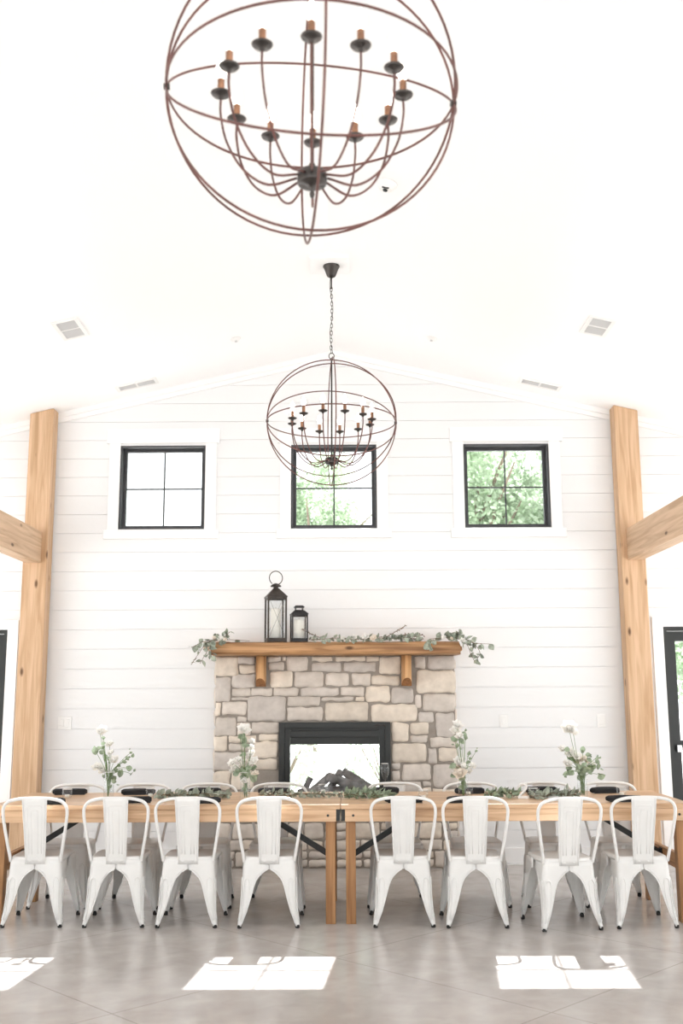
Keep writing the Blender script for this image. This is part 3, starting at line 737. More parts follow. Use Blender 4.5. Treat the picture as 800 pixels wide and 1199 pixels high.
def make_chair():
    o = empty('metal_chair'); CM = M['chair']
    # seat
    def ring(ins, z):
        P = []
        for k in range(40):
            a = 2 * PI * k / 40; c, s = math.cos(a), math.sin(a); p = .28
            x = math.copysign(abs(c) ** p, c); y = math.copysign(abs(s) ** p, s)
            hw = (.1785 + .007 * y) - ins; hl = .1725 - ins
            P.append((x * hw, y * hl + .004, z))
        return P
    b = MB(); rs = [ring(.0005, .412), ring(.0, .426), ring(.004, .437), ring(.014, .441), ring(.03, .437), ring(.06, .4345), ring(.12, .4335)]
    vs = [p for r in rs for p in r] + [(0, 0, .433)]; N = 40
    fs = [(i * N + k, i * N + (k + 1) % N, (i + 1) * N + (k + 1) % N, (i + 1) * N + k) for i in range(len(rs) - 1) for k in range(N)]
    fs += [((len(rs) - 1) * N + k, (len(rs) - 1) * N + (k + 1) % N, len(rs) * N) for k in range(N)]
    b.add(vs, fs, True); b.build('seat', CM, o, solid=.002)
    for sy in (-1, 1):
        for sx in (-1, 1):
            l = chair_leg(sx, sy).build('leg', CM, o, solid=.0022)
            f = MB(); x, y = (.203, .208) if sy < 0 else (.222, .212)
            f.lathe([(.013, 0), (.0145, .004), (.0145, .016), (.009, .026)], (sx * (x - .014), sy * (y - .014), 0), 12); f.build('rubber_foot', M['rubber'], l)
    # bent tube back frame
    b = MB(); half = [(.167, -.155, .41), (.172, -.166, .45), (.188, -.186, .54), (.204, -.205, .64), (.213, -.219, .715), (.210, -.228, .762), (.188, -.235, .795), (.15, -.238, .812), (.09, -.240, .822)]
    P = [(-x, y, z) for x, y, z in half] + [(0, -.240, .825)] + half[::-1]
    b.tube(crom(P, 5), .0105, 10); b.build('back_frame', CM, o)
    # pressed backrest splat
    b = MB(); rows = [(.828, -.249, .080), (.80, -.245, .080), (.76, -.237, .078), (.70, -.224, .076), (.62, -.206, .072), (.54, -.190, .069), (.47, -.177, .066), (.43, -.172, .064), (.395, -.1725, .062)]
    vs = []; nx = 8
    for z, y, w in rows:
        for k in range(nx + 1):
            u = -1 + 2 * k / nx; vs.append((u * w, y - .006 * (1 - u * u), z))
    fs = [(i * (nx + 1) + k, i * (nx + 1) + k + 1, (i + 1) * (nx + 1) + k + 1, (i + 1) * (nx + 1) + k) for i in range(len(rows) - 1) for k in range(nx)]
    b.add(vs, fs, True)
    def sy_(z, u):
        t = [(r[0], r[1]) for r in rows[::-1]]; tw_ = [(r[0], r[2]) for r in rows[::-1]]
        return (u * interp(tw_, z), interp(t, z) - .006 * (1 - u * u) - .0012, z)
    for u, zt in ((.62, .775), (.30, .745)):
        P = [sy_(z, -u) for z in (.46, .54, .62, .70, zt - .01)] + [sy_(zt, -u * .8), sy_(zt, 0), sy_(zt, u * .8)] + [sy_(z, u) for z in (zt - .01, .70, .62, .54, .46)]
        b.tube(P, .0016, 5)
    for u in (-1, 1): b.tube([sy_(r[0], u) for r in rows], .003, 6)
    for u in (-.5, .5): b.lathe([(.006, 0), (.006, .003), (0, .004)], (u * .062, -.178, .412), 8)
    b.build('backrest', CM, o, solid=.0018)
    # cross straps under the seat
    b = MB(); b.bar((-.15, -.14, .37), (.155, .15, .37), .02, .003); b.bar((.15, -.14, .366), (-.155, .15, .366), .02, .003)
    b.build('under_brace', CM, o)
    return o
proto = make_chair()
front = [(-1.967, 7.283, 0, 'white metal chair with its back to us, leftmost of the near row'),
         (-1.428, 7.272, 1, 'white metal chair with its back to us, second from the left in the near row'),
         (-.941, 7.258, -1, 'white metal chair with its back to us, third from the left in the near row'),
         (-.407, 7.245, 1, 'white metal chair with its back to us, just left of where the two tables meet'),
         (.484, 7.25, 0, 'white metal chair with its back to us, just right of where the two tables meet'),
         (.9625, 7.225, -1, 'white metal chair with its back to us, third from the right in the near row'),
         (1.530, 7.135, 8, 'white metal chair turned askew, back to us, second from right in near row'),
         (2.046, 7.20, 3, 'white metal chair with its back to us, rightmost of the near row')]
back = [(-1.955, 7.865, 179, 'white metal chair facing us across the table, leftmost of the far row'),
        (-1.45, 7.865, 180, 'white metal chair facing us across the table, second from the left in the far row'),
        (-.94, 7.865, 181, 'white metal chair facing us across the table, third from the left in the far row'),
        (-.41, 7.87, 180, 'white metal chair facing us before the left side of the firebox'),
        (.475, 7.87, 180, 'white metal chair facing us behind the champagne flute right of the firebox'),
        (1.06, 7.865, 180, 'white metal chair facing us across the table, third from the right in the far row'),
        (1.615, 7.865, 179, 'white metal chair facing us behind the white number two sign'),
        (2.11, 7.865, 181, 'white metal chair facing us across the table, rightmost of the far row')]
for i, (x, y, a, lb) in enumerate(front + back):
    o = proto if i == 0 else copy_tree(proto)
    o.location = (x, y, 0); o.rotation_euler.z = R(a)
    tag(o, lb, 'chair', 'white metal chairs around the two farm tables')

# ------------------------------------------------------------------ things on the tables
def napkin(x, y, rz, L, label):
    o = tag(empty('rolled_napkin', (x, y, TZ), R(rz)), label, 'napkin', 'black rolled napkins at the place settings')
    b = MB(); n = 14; vs = []; N = 16; s = random.random() * 30
    for i in range(n + 1):
        t = i / n; u = (t - .5) * L; e = min(1, min(t, 1 - t) * 14 + .62)
        for k in range(N):
            a = 2 * PI * k / N; r = .024 * (1 + .12 * noise.noise((u * 12, k * .5, s))) * e
            vs.append((u, r * 1.25 * math.cos(a), .0215 + r * .85 * math.sin(a) + .004 * math.sin(t * PI)))
    fs = [(i * N + k, (i + 1) * N + k, (i + 1) * N + (k + 1) % N, i * N + (k + 1) % N) for i in range(n) for k in range(N)] + [list(range(N)), [n * N + k for k in range(N)][::-1]]
    b.add(vs, fs, True); b.build('rolled_cloth', M['napkin'], o)
    b = MB(); b.add([(-L * .42, -.028, .0225), (L * .46, -.033, .0225), (L * .47, -.034, .001), (-L * .43, -.031, .001)], [(0, 1, 2, 3)]); b.build('loose_fold', M['napkin'], o, solid=.003)
    return o
random.seed(3)
for x, y, a, L, lb in [(-1.955, 7.88, 4, .25, 'black rolled napkin at the far setting nearest the left timber post'),
                    (-1.44, 7.86, 5, .25, 'black rolled napkin at the far setting right of the leftmost vase'),
                    (-.95, 7.90, 7, .24, 'black rolled napkin at the far setting left of the second vase'),
                    (-.43, 7.88, 6, .24, 'black rolled napkin at the far setting in front of the left edge of the firebox'),
                    (.40, 7.90, 5, .20, 'black rolled napkin at the far setting right behind the champagne flute'),
                    (1.02, 7.84, 9, .22, 'black rolled napkin at the far setting right behind the third vase'),
                    (1.56, 7.90, 4, .24, 'black rolled napkin at the far setting behind the white number sign'),
                    (2.02, 7.84, 10, .22, 'black rolled napkin at the far setting right of the rightmost vase'),
                    (-1.93, 7.205, 2, .24, 'black rolled napkin at the near edge behind the leftmost chair back'),
                    (-1.36, 7.255, 14, .26, 'black rolled napkin at the near edge behind the second chair from the left'),
                    (-.88, 7.225, 2, .26, 'black rolled napkin at the near edge behind the third chair from the left'),
                    (.50, 7.225, 3, .26, 'black rolled napkin at the near edge just right of the table joint'),
                    (.915, 7.20, -4, .25, 'black rolled napkin at the near edge in front of the third vase'),
                    (2.0, 7.215, 0, .25, 'black rolled napkin at the near edge behind the rightmost chair back')]:
    napkin(x, y, a, L, lb)

def tumbler(x, y, label, r=.034, h=.068):
    o = tag(empty('glass_tumbler', (x, y, TZ)), label, 'glass', 'small glass tumblers on the tables')
    b = MB(); b.lathe([(0, .001), (r * .82, .001), (r, .02), (r, h), (r - .0025, h), (r - .0025, .02), (r * .75, .010), (0, .010)], seg=20); b.build('tumbler_wall', M['glass'], o)
    b = MB(); b.tube([(r * math.cos(k * PI / 10), r * math.sin(k * PI / 10), h) for k in range(20)], .0016, 5, closed=True); b.build('rim', M['ceramic'], o)
    b = MB(); b.lathe([(0, .0105), (.017, .0105), (.017, .03), (0, .031)], seg=14); b.build('tealight', M['wax'], o)
for x, y, lb in [(-1.89, 7.56, 'small clear tumbler in front of the leftmost far napkin'), (-1.30, 7.60, 'small clear tumbler at the left end of the left table greenery'),
                 (-.462, 7.74, 'small clear tumbler right of the second vase'), (2.07, 7.56, 'small clear tumbler right of the rightmost napkin'),
                 (-.065, 7.86, 'small clear tumbler before the firebox logs'), (.645, 7.40, 'small clear tumbler between the flute and the third vase'),
                 (1.43, 7.50, 'small clear tumbler right beside the white number sign'), (.99, 7.66, 'small clear tumbler just right of the third vase')]:
    tumbler(x, y, lb)
def flute(x, y, label):
    o = tag(empty('champagne_flute', (x, y, TZ)), label, 'glass', 'champagne flutes')
    b = MB(); b.lathe([(0, .001), (.032, .001), (.030, .004), (.006, .008), (.004, .02), (.004, .095), (.008, .105)], seg=20); b.build('foot_and_stem', M['ceramic'] if False else M['glass'], o)
    b = MB(); b.lathe([(.006, .10), (.018, .12), (.028, .15), (.031, .18), (.027, .222), (.025, .222), (.0285, .18), (.026, .15), (.016, .122), (.002, .108)], seg=22); b.build('bowl', M['glass'], o)
    b = MB(); b.tube([(.026 * math.cos(k * PI / 10), .026 * math.sin(k * PI / 10), .222) for k in range(20)], .0012, 5, closed=True); b.build('rim', M['ceramic'], o)
flute(.393, 7.80, 'tall clear champagne flute standing right of the firebox opening')
flute(-.238, 7.90, 'tall clear champagne flute seen against the bright firebox glass')

PX = .00628
def vase(x, y, label, r=.037, h=.19):
    o = tag(empty('glass_vase', (x, y, TZ)), label, 'vase', 'clear glass vases on the tables')
    b = MB(); b.lathe([(0, .001), (r, .001), (r * 1.02, .01), (r * .96, h * .6), (r * 1.05, h), (r * 1.05 - .003, h), (r * .96 - .003, h * .6), (r - .004, .014), (0, .012)], seg=24); b.build('vase_wall', M['glass'], o)
    b = MB(); b.tube([(r * 1.04 * math.cos(k * PI / 12), r * 1.04 * math.sin(k * PI / 12), h) for k in range(24)], .002, 5, closed=True); b.build('rim', M['ceramic'], o)
    b = MB(); b.lathe([(0, .0135), (r * .88, .0135), (r * .88, .10), (0, .10)], seg=24); b.build('water', M['water'], o)
def bouquet(x, y, label, scale, base, blooms, leaves, vh=.19):
    """blooms / leaves: (u, v, size) read off the photograph on an upright sheet through the vase"""
    o = tag(empty('flower_bouquet', (x, y, TZ)), label, 'flowers', 'bouquets in the glass vases')
    st, lf = MB(), MB()
    def pos(u, v): return Vector(((u - base[0]) / scale * PX, random.uniform(-.05, .05), (base[1] - v) / scale * PX))
    tips = []
    for q in blooms:
        p = pos(q[0], q[1]); r = q[2] / scale * PX * 1.6
        f = MB(); bloom(f, p, r, (random.uniform(-.4, .4), -.7, .7)); f.build('blossom', M[q[3] if len(q) > 3 else 'petal'], o)
        tips.append(p - Vector((0, 0, r * .3)))
    for q in leaves:
        p = pos(q[0], q[1]); L = q[2] / scale * PX * 2.5; d = Vector((random.uniform(-1, 1), random.uniform(-.4, .4), random.uniform(-.9, .7))).normalized()
        lf.leaf(p - d * L / 2, d, Vector((random.uniform(-.5, .5), -1, random.uniform(-.3, .6))), L, L * .72)
        tips.append(p)
        for _ in range(1):
            pp = p + rnd3(.022); dd = rnd3().normalized(); lf.leaf(pp, dd, rnd3() + Vector((0, -.8, 0)), L * .6, L * .42)
    hub = [Vector((random.uniform(-.014, .014), random.uniform(-.014, .014), .018)) for _ in range(5)]
    for i, t in enumerate(tips):
        n = Vector((min(max(t.x * .25, -.02), .02), min(max(t.y * .25, -.02), .02), vh * .95))
        if t.z < vh: n.z = t.z * .6 + .06
        st.tube(crom([hub[i % 5] * 1.0, n, (n + t) / 2 + Vector((n.x * .3, 0, .02)), t], 4), .0016, 5)
    for k in range(5):    # leaves pressed inside the neck
        p = Vector((random.uniform(-.02, .02), random.uniform(-.02, .02), random.uniform(.05, vh))); lf.leaf(p, (random.uniform(-.4, .4), random.uniform(-.2, .2), 1), (0, -1, 0), .03, .016)
    st.build('stems', M['gstem'], o); lf.build('leaves', M['euc2'], o)
    return o
random.seed(21)
vase(-1.585, 7.52, 'clear vase holding a loose airy bouquet on the left table, the leftmost vase')
bouquet(-1.585, 7.52, 'loose airy white bouquet with long eucalyptus sprigs, leftmost on the tables', 10.67, (360, 925),
        [(265, 105, 45), (210, 540, 42), (285, 580, 42), (340, 270, 34), (415, 460, 42), (372, 375, 30), (250, 130, 30)],
        [(195, 345, 46), (268, 315, 26), (275, 370, 30), (305, 420, 28), (330, 452, 28), (290, 195, 22), (292, 262, 24), (570, 445, 26), (625, 415, 24), (615, 375, 20), (530, 490, 24), (467, 530, 22), (610, 560, 40), (635, 625, 30), (492, 620, 44), (440, 590, 24), (412, 680, 36), (430, 712, 28), (290, 655, 22), (375, 640, 24)])
vase(-.605, 7.44, 'clear vase of tall narrow bouquet in front of the stonework left of the firebox')
bouquet(-.605, 7.44, 'tall narrow white bouquet with one rose on top, second from the left', 13.32, (345, 1170),
        [(325, 130, 66), (150, 625, 48), (190, 700, 44), (150, 755, 34), (240, 585, 38), (320, 640, 48), (470, 600, 52), (506, 775, 32, 'blush'), (430, 320, 36), (430, 400, 36), (430, 490, 42), (372, 612, 26, 'blush'), (345, 880, 40), (350, 1090, 26)],
        [(280, 250, 50), (320, 305, 50), (260, 240, 40), (340, 370, 44), (320, 500, 34), (460, 860, 62), (220, 780, 46), (400, 700, 50), (450, 720, 40), (340, 740, 48), (300, 750, 48), (480, 700, 34), (310, 830, 40), (400, 800, 40), (380, 760, 44)])
vase(.938, 7.50, 'clear vase of tall bouquet at the right edge of the stonework')
bouquet(.938, 7.50, 'tall white and cream bouquet leaning right, second from the right', 10, (235, 950),
        [(195, 140, 44), (165, 205, 40), (200, 262, 34), (190, 550, 46), (180, 605, 40, 'blush'), (236, 590, 28), (196, 672, 52, 'blush'), (285, 640, 36), (345, 590, 30), (160, 660, 30)],
        [(155, 300, 40), (170, 370, 26), (235, 325, 34), (262, 242, 30), (315, 460, 26), (325, 516, 18), (295, 555, 24), (112, 590, 38), (130, 700, 34), (270, 282, 26), (207, 400, 18), (270, 602, 20), (390, 430, 16), (210, 730, 36), (240, 790, 34), (220, 830, 34)])
vase(1.778, 7.48, 'clear vase of full bouquet near the right end, the rightmost vase')
bouquet(1.778, 7.48, 'full white bouquet with wide eucalyptus leaves, rightmost on the tables', 4.444, (420, 400),
        [(360, 55, 28), (378, 70, 18), (330, 160, 14), (372, 180, 20), (410, 215, 22, 'blush'), (440, 215, 18, 'blush'), (470, 240, 16), (350, 232, 16), (395, 195, 16), (425, 240, 15)],
        [(350, 160, 15), (365, 195, 18), (385, 205, 17), (430, 165, 15), (460, 190, 13), (455, 212, 12), (510, 205, 16), (495, 222, 13), (495, 245, 15), (468, 262, 20), (480, 250, 14), (512, 295, 18), (332, 280, 14), (362, 277, 16), (360, 255, 15), (400, 255, 22), (420, 262, 22), (437, 258, 20), (410, 275, 20), (415, 300, 18)])

def table_garland(label, x0, x1, y, n, rr, mats, L=.045, W=.03, amp=.04, blooms=()):
    o = tag(empty('table_garland', ((x0 + x1) / 2, y, TZ)), label, 'garland'); h = (x1 - x0) / 2
    lb, sb = MB(), MB()
    for q in range(rr):
        off = (q - (rr - 1) / 2) * .035
        P = [(-h + 2 * h * k / 6, off + random.uniform(-amp, amp), .018 + random.uniform(0, .02)) for k in range(7)]
        foliage(lb, sb, P, n, L, W, .9, .5)
    lb.v = [(x, yy, max(zz_, .003)) for x, yy, zz_ in lb.v]
    sb.build('stems', M['stem'], o); lb.build('leaves', M[mats], o)
    for c, r in blooms:
        f = MB(); bloom(f, c, r, (0, -.5, .8)); f.build('blossom', M['petal'], o)
table_garland('eucalyptus greenery lying on the left table between the first two vases', -1.26, -.74, 7.56, 30, 3, 'euc', .05, .042)
table_garland('low flat green garland on the left table in front of the firebox', -.52, .08, 7.55, 46, 3, 'euc', .04, .022)
table_garland('bushier leafy garland on the right table below the firebox', .09, .42, 7.55, 46, 4, 'euc2', .055, .022, .05)
table_garland('leafy garland on the right table left of the number sign', 1.10, 1.33, 7.55, 34, 3, 'euc2', .055, .02, .05)
table_garland('grey-green garland on the right table left of the rightmost vase', 1.40, 1.74, 7.50, 46, 4, 'euc', .06, .02, .05)
# number sign
ns = tag(empty('table_number', (1.352, 7.46, TZ), R(-8)), 'white freestanding numeral two among the greenery on the right table', 'sign')
b = MB(); P = [(-.026, 0, .078), (-.022, 0, .094), (0, 0, .102), (.022, 0, .094), (.024, 0, .074), (.008, 0, .05), (-.014, 0, .03), (-.028, 0, .012)]
for pa, pb in zip(crom(P, 3), crom(P, 3)[1:]): b.bar(pa + (pa - pb) * .25, pb + (pb - pa) * .25, .02, .013, up=(0, 1, 0)) if False else b.tube([pa, pb], .0085, 8)
b.box(-.036, .036, -.009, .009, .001, .017)
b.build('numeral', M['ceramic'], ns)
pl = MB(); pl.lathe([(0, .001), (.055, .001), (.095, .014), (.093, .017), (.055, .006), (0, .005)], seg=32)
tag(pl.build('side_plate', M['ceramic'], None, (1.60, 7.36, TZ)), 'small round white plate behind the askew chair back', 'plate')

# ------------------------------------------------------------------ chandeliers
def chandelier(x, y, zc, RR, yaw, armph, label):
    o = tag(empty('orb_chandelier', (x, y, zc)), label, 'chandelier', 'wire orb chandeliers hanging from the ridge')
    rot = Matrix.Rotation(yaw, 3, 'Z'); N = 72; rr = .0044
    for th in (0, -45, 90, 45):
        t = R(th); b = MB()
        b.tube([rot @ Vector((math.cos(a) * RR, math.sin(a) * math.sin(t) * RR, math.sin(a) * math.cos(t) * RR)) for a in [2 * PI * k / N for k in range(N)]], rr, 6, closed=True)
        b.build('orb_ring', M['bronze'], o)
    b = MB(); b.tube([rot @ Vector((0, math.cos(a) * RR * .995, math.sin(a) * RR * .995)) for a in [2 * PI * k / N for k in range(N)]], rr, 6, closed=True); b.build('orb_ring', M['bronze'], o)
    for s in (-1, 1):
        b = MB(); b.tube([rot @ Vector((s * (RR - .012), 0, 0)), rot @ Vector((s * (RR + .008), 0, 0))], .011, 10); b.build('pivot_clip', M['dark'], o)
    b = MB(); b.tube([(0, 0, -.62 * RR), (0, 0, RR + .015)], .0062, 10); b.build('centre_rod', M['dark'], o)
    b = MB(); b.lathe([(0, -.07), (.006, -.068), (.009, -.055), (.005, -.045), (.014, -.038), (.016, -.027), (.046, -.023), (.049, -.018), (.049, .016), (.044, .022), (.012, .026), (.01, .05)], (0, 0, -.62 * RR), 24); b.build('hub', M['dark'], o)
    b = MB(); b.tube([(.02 * math.cos(a), 0, RR + .03 + .024 * math.sin(a)) for a in [2 * PI * k / 16 for k in range(16)]], .0035, 6, closed=True); b.build('hanging_loop', M['dark'], o)
    prof = crom([(.05, 0, -.62 * RR), (.30 * RR, 0, -.67 * RR), (.47 * RR, 0, -.56 * RR), (.585 * RR, 0, -.36 * RR), (.63 * RR, 0, -.16 * RR), (.632 * RR, 0, -.03 * RR)], 5)
    first = None
    for k in range(12):
        if first is None:
            b = MB(); b.tube(prof, .0042, 6); a = b.build('arm', M['bronze'], o); first = a
            c = MB(); cx = .632 * RR
            c.lathe([(.004, -.02), (.009, -.014), (.011, -.008), (.028, -.003), (.034, .004), (.032, .005), (.012, .0), (.010, .004)], (cx, 0, 0), 18); c.build('drip_cup', M['dark'], a)
            c = MB(); c.lathe([(.0115, .004), (.0115, .055), (.009, .058), (0, .058)], (cx, 0, 0), 14); c.build('candle_sleeve', M['copper'], a)
            c = MB(); c.lathe([(.008, .056), (.014, .068), (.019, .085), (.0165, .104), (.008, .12), (.002, .132), (0, .133)], (cx, 0, 0), 14); c.build('bulb', M['bulb'], a)
        else: a = copy_tree(first, o)
        a.rotation_euler.z = armph + 2 * PI * k / 12
    # chain and canopy
    zt = 4.74 - zc; zb = RR + .05
    b = MB(); L = .034; z0 = zb; k = 0
    while z0 < zt - .19:
        u = Vector((1, 0, 0)) if k % 2 else Vector((0, 1, 0)); c = Vector((.003 * math.sin(z0 * 9), 0, z0 + L / 2))
        b.tube([c + u * (.0085 * math.cos(a)) + Vector((0, 0, (L / 2 + .003) * math.sin(a))) for a in [2 * PI * q / 12 for q in range(12)]], .0022, 5, closed=True)
        z0 += L * .86; k += 1
    b.build('chain', M['dark'], o)
    b = MB(); P = [(.012 * math.sin(zz2 * 16), -.006, zz2) for zz2 in [zb + (zt - .1 - zb) * q / 24 for q in range(25)]]; b.tube(P, .0022, 5); b.tube([(0, 0, z0 - .01), (0, 0, zt - .08)], .006, 8); b.build('cord', M['dark'], o)
    b = MB(); b.lathe([(.012, -.095), (.03, -.085), (.034, -.08), (.058, -.015), (.064, -.008), (.064, -.0005)], (0, 0, zt), 28); b.build('canopy', M['dark'], o)
    return o
chandelier(.012, 3.135, 3.475, .483, R(6.7), R(-90 + 1.5), 'large wire orb chandelier close to us at the top of the picture')
chandelier(.012, 7.43, 3.505, .483, R(4.5), R(-90 + 19), 'wire orb chandelier further away, hanging in front of the middle window')
for y, lb in ((3.135, 'white mounting block on the ridge over the near chandelier'), (7.43, 'white mounting block on the ridge over the far chandelier')):
    b = MB(); b.prism([(-.15, 4.74), (.15, 4.74), (.15, ZR - K * .15 - .001), (0, ZR - .001), (-.15, ZR - K * .15 - .001)][::1], y - .155, y + .155)
    tag(b.build('ceiling_mount_block', M['ceil']), lb, 'mounting block')

# ------------------------------------------------------------------ ceiling and wall fittings
def on_ceiling(x, y):
    o = empty('x', (x, y, ZR - K * abs(x) - .001)); o.rotation_euler.y = math.atan(K) * (1 if x > 0 else -1); return o
for x, y, dx, dy, lb in ((-2.03, 7.615, .145, .33, 'white ceiling vent on the left slope, nearer to us'), (-1.838, 9.225, .335, .11, 'narrow ceiling vent on the left slope beside the gable wall'),
                         (2.08, 7.60, .145, .31, 'white ceiling vent on the right slope, nearer to us'), (1.93, 9.215, .335, .11, 'narrow ceiling vent on the right slope beside the gable wall')):
    o = on_ceiling(x, y); o.name = 'ceiling_vent'; tag(o, lb, 'vent', 'ceiling air vents')
    b = MB(); a, c = dx / 2 + .03, dy / 2 + .03; i, j = dx / 2, dy / 2
    b.box(-a, -i, -c, c, -.010, 0); b.box(i, a, -c, c, -.010, 0); b.box(-i, i, -c, -j, -.010, 0); b.box(-i, i, j, c, -.010, 0)
    if dy > dx: b.box(-i, i, -.008, .008, -.009, 0)
    else: b.box(-.008, .008, -j, j, -.009, 0)
    b.build('vent_frame', M['white'], o)
    b = MB(); n = int(dy / .016)
    for k in range(n): yy = -j + dy * (k + .5) / n; b.box(-i, i, yy - .0035, yy + .0035, -.0075, -.002)
    b.box(-i, i, -j, j, -.002, -.0005)
    b.build('louvres', M['grille'], o)
o = on_ceiling(.387, 6.06); o.name = 'smoke_detector'; tag(o, 'round white smoke detector on the ceiling between the chandeliers', 'smoke detector')
b = MB(); b.lathe([(.03, -.045), (.045, -.04), (.055, -.02), (.065, -.012), (.068, 0)][::1], seg=28); b.build('housing', M['white'], o)
b = MB(); b.lathe([(0, -.055), (.014, -.053), (.017, -.044)], seg=16); b.box(-.022, .022, -.035, -.02, -.046, -.040); b.build('sensor', M['black'], o)
for x, y, lb in ((-.853, 8.64, 'small round ceiling fitting on the left slope above the windows'), (.88, 8.635, 'small round ceiling fitting on the right slope above the windows')):
    o = on_ceiling(x, y); o.name = 'sprinkler_head'; tag(o, lb, 'sprinkler', 'round ceiling fittings')
    b = MB(); b.lathe([(.0, -.018), (.03, -.018), (.034, -.014), (.048, -.004), (.05, 0)], seg=24); b.build('cover_plate', M['white'], o)
    b = MB(); b.lathe([(0, -.028), (.012, -.028), (.012, -.018)], seg=12); b.build('nozzle', M['grille'], o)
for x, w, n, lb in ((-2.467, .125, 2, 'wide white wall switch plate beside the left timber post'), (1.544, .075, 1, 'white wall outlet plate right of the fireplace'), (2.43, .075, 1, 'white wall outlet plate next to the right timber post')):
    o = tag(empty('wall_plate', (x, D, 1.25)), lb, 'outlet', 'white electrical wall plates')
    b = MB(); b.box(-w / 2, w / 2, -.007, -.0005, -.058, .058); b.build('cover_plate', M['white'], o, bev=.002)
    for k in range(n):
        cx = (k - (n - 1) / 2) * .05; b = MB(); b.box(cx - .017, cx + .017, -.011, -.0072, -.034, .034); b.build('rocker', M['white'], o, bev=.002)

# ------------------------------------------------------------------ outside
g = MB(); g.box(-60, 60, D + .2, 90, -.25, -.12); tag(g.build('ground_outside', M['patio']), 'pale sunlit paving outside behind the wall', 'ground', kind='structure')
g = MB(); g.box(-60, 60, -60, YB - .05, -.25, -.12); g.box(-60, -HW - .2, YB - .05, D + .2, -.25, -.12); g.box(HW + .2, 60, YB - .05, D + .2, -.25, -.12)  # ground out of view, added to bounce light up onto the ceiling
tag(g.build('ground_bounce', M['patio']), 'pale unseen ground added around the hall to bounce sunlight in', 'ground', kind='structure')
random.seed(5)
def tree(x, y, h, r, n, label):
    o = tag(empty('leafy_tree', (x, y, -.12)), label, 'tree', 'trees outside beyond the gable wall')
    b = MB(); lean = random.uniform(-.3, .3); b.tube([(0, 0, 0), (lean * .3, 0, h * .3), (lean, 0, h * .7)], [.16, .12, .05], 10)
    for k in range(7):
        a = random.uniform(0, 2 * PI); z0 = h * random.uniform(.25, .6)
        b.tube([(lean * z0 / h, 0, z0), (math.cos(a) * r * .4, math.sin(a) * r * .4, z0 + h * .12), (math.cos(a) * r * .75, math.sin(a) * r * .75, z0 + h * .2)], [.06, .04, .015], 6)
    b.build('trunk', M['bark'], o)
    lb = MB(); cl = []
    for _ in range(34):
        d = rnd3().normalized() * random.uniform(.35, 1) ; cl.append((Vector((d.x * r * .8, d.y * r * .8, h * .60 + d.z * h * .36)), random.uniform(.45, .85)))
    for i in range(n):
        c, cr = random.choice(cl); p = c + rnd3().normalized() * cr * random.uniform(.3, 1)
        d, nn = rnd3().normalized(), rnd3().normalized(); s = d.cross(nn).normalized(); L = random.uniform(.10, .17)
        lb.add([p, p + d * L * .5 + s * L * .3, p + d * L, p + d * L * .5 - s * L * .3], [(0, 1, 2, 3)])
    lb.build('leaves', M['tree'], o)
for x, y, h, r, n, lb in ((-.9, 30, 9.6, 2.6, 15000, 'tree seen through the lower half of the middle window'), (2.9, 21, 8.4, 1.8, 13000, 'tree filling the left half of the right window'),
                          (6.2, 31, 10.5, 2.4, 14000, 'tree filling the right half of the right window'), (7.4, 20, 6.0, 1.6, 11000, 'dense tree seen through the right door'), (11, 25, 7.5, 2.4, 7000, 'tree behind the right door, furthest right'),
                          (3.2, 37, 11.5, 2.8, 9000, 'distant thin tree between the middle and right windows')):
    tree(x, y, h, r, n, lb)
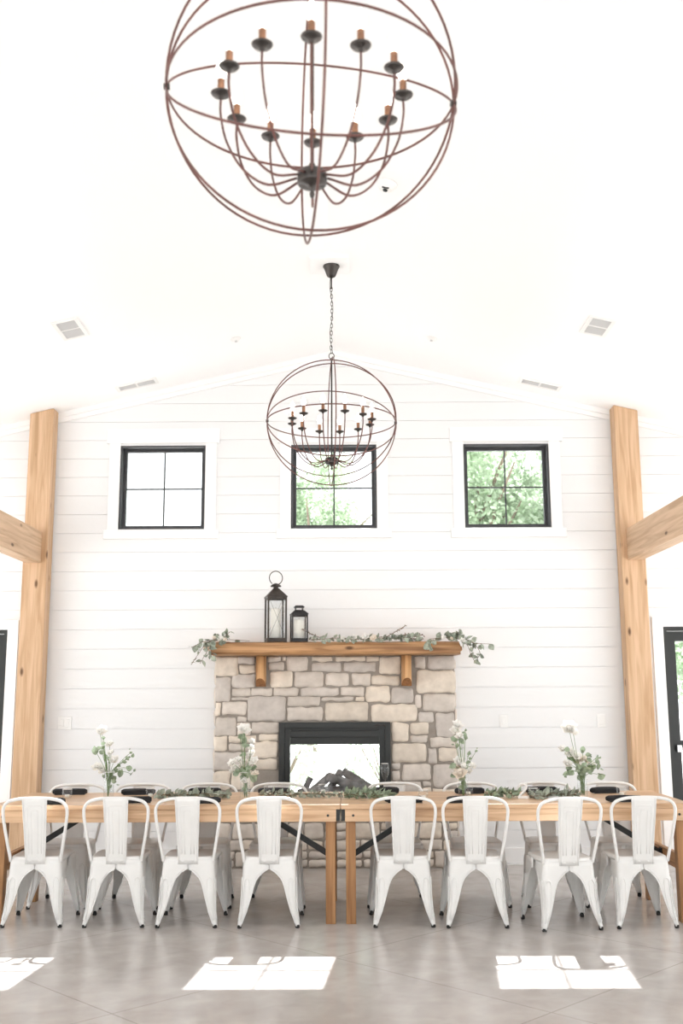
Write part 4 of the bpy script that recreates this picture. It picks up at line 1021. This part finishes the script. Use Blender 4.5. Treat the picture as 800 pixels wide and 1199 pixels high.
for x, y, w, h, lb in ((-1.0, 17, .7, 1.15, 'low pale shrub outside seen through the left of the firebox'), (.75, 18, .8, 1.2, 'low pale shrub outside seen through the right of the firebox')):
    o = tag(empty('garden_shrub', (x, y, -.12)), lb, 'shrub', 'shrubs outside behind the firebox'); st, lv = MB(), MB()
    for k in range(9):
        a = 2 * PI * k / 9; tip = Vector((math.cos(a) * w * .7, math.sin(a) * w * .7, h * random.uniform(.6, .9))); st.tube([(0, 0, 0), tip * .5, tip], [.02, .014, .006], 5)
    for k in range(1500):
        d = rnd3().normalized(); p = Vector((d.x * w, d.y * w, h * .55 + d.z * h * .45)) * random.uniform(.8, 1.02); q, nn = rnd3().normalized(), rnd3().normalized(); sd = q.cross(nn).normalized(); L_ = random.uniform(.05, .09)
        lv.add([p, p + q * L_ * .5 + sd * L_ * .3, p + q * L_, p + q * L_ * .5 - sd * L_ * .3], [(0, 1, 2, 3)])
    st.build('stems', M['bark'], o); lv.build('leaves', M['tree'], o)

# ------------------------------------------------------------------ light, camera
W = bpy.data.worlds.new('World'); sc.world = W; W.use_nodes = True
bg = W.node_tree.nodes['Background']; bg.inputs['Color'].default_value = (.965, .985, 1.0, 1); bg.inputs['Strength'].default_value = 3.0
sun = bpy.data.lights.new('sun', 'SUN'); sun.energy = 26; sun.angle = R(.3); sun.color = (1, 1, 1)
so = bpy.data.objects.new('sun', sun); col.objects.link(so)
so.rotation_euler = Vector((-.0945, -1, -.943)).to_track_quat('-Z', 'Y').to_euler()

P_, YAW, ROLL = R(10.07), R(.29), R(-.25)
f = Vector((-math.sin(YAW) * math.cos(P_), math.cos(YAW) * math.cos(P_), math.sin(P_)))
r0 = Vector((math.cos(YAW), math.sin(YAW), 0)); u0 = r0.cross(f)
r_ = math.cos(ROLL) * r0 + math.sin(ROLL) * u0; u_ = -math.sin(ROLL) * r0 + math.cos(ROLL) * u0
cam = bpy.data.cameras.new('camera'); cam.sensor_fit = 'HORIZONTAL'; cam.sensor_width = 24; cam.lens = 36
cam.clip_start = .05; cam.clip_end = 300
cam.dof.use_dof = True; cam.dof.focus_distance = 7.8; cam.dof.aperture_fstop = 2.8
co = bpy.data.objects.new('camera', cam); col.objects.link(co)
co.matrix_world = Matrix(((r_.x, u_.x, -f.x, .12), (r_.y, u_.y, -f.y, 0), (r_.z, u_.z, -f.z, 1.5), (0, 0, 0, 1)))
sc.camera = co
vs_ = sc.view_settings; vs_.view_transform = 'Standard'; vs_.look = 'None'; vs_.exposure = -0.58; vs_.gamma = 1; vs_.use_curve_mapping = False
sc.cycles.max_bounces = 12; sc.cycles.diffuse_bounces = 8; sc.cycles.transparent_max_bounces = 16
sc.cycles.sample_clamp_indirect = 6
sc.cycles.use_denoising = True; sc.cycles.caustics_reflective = False; sc.cycles.caustics_refractive = False
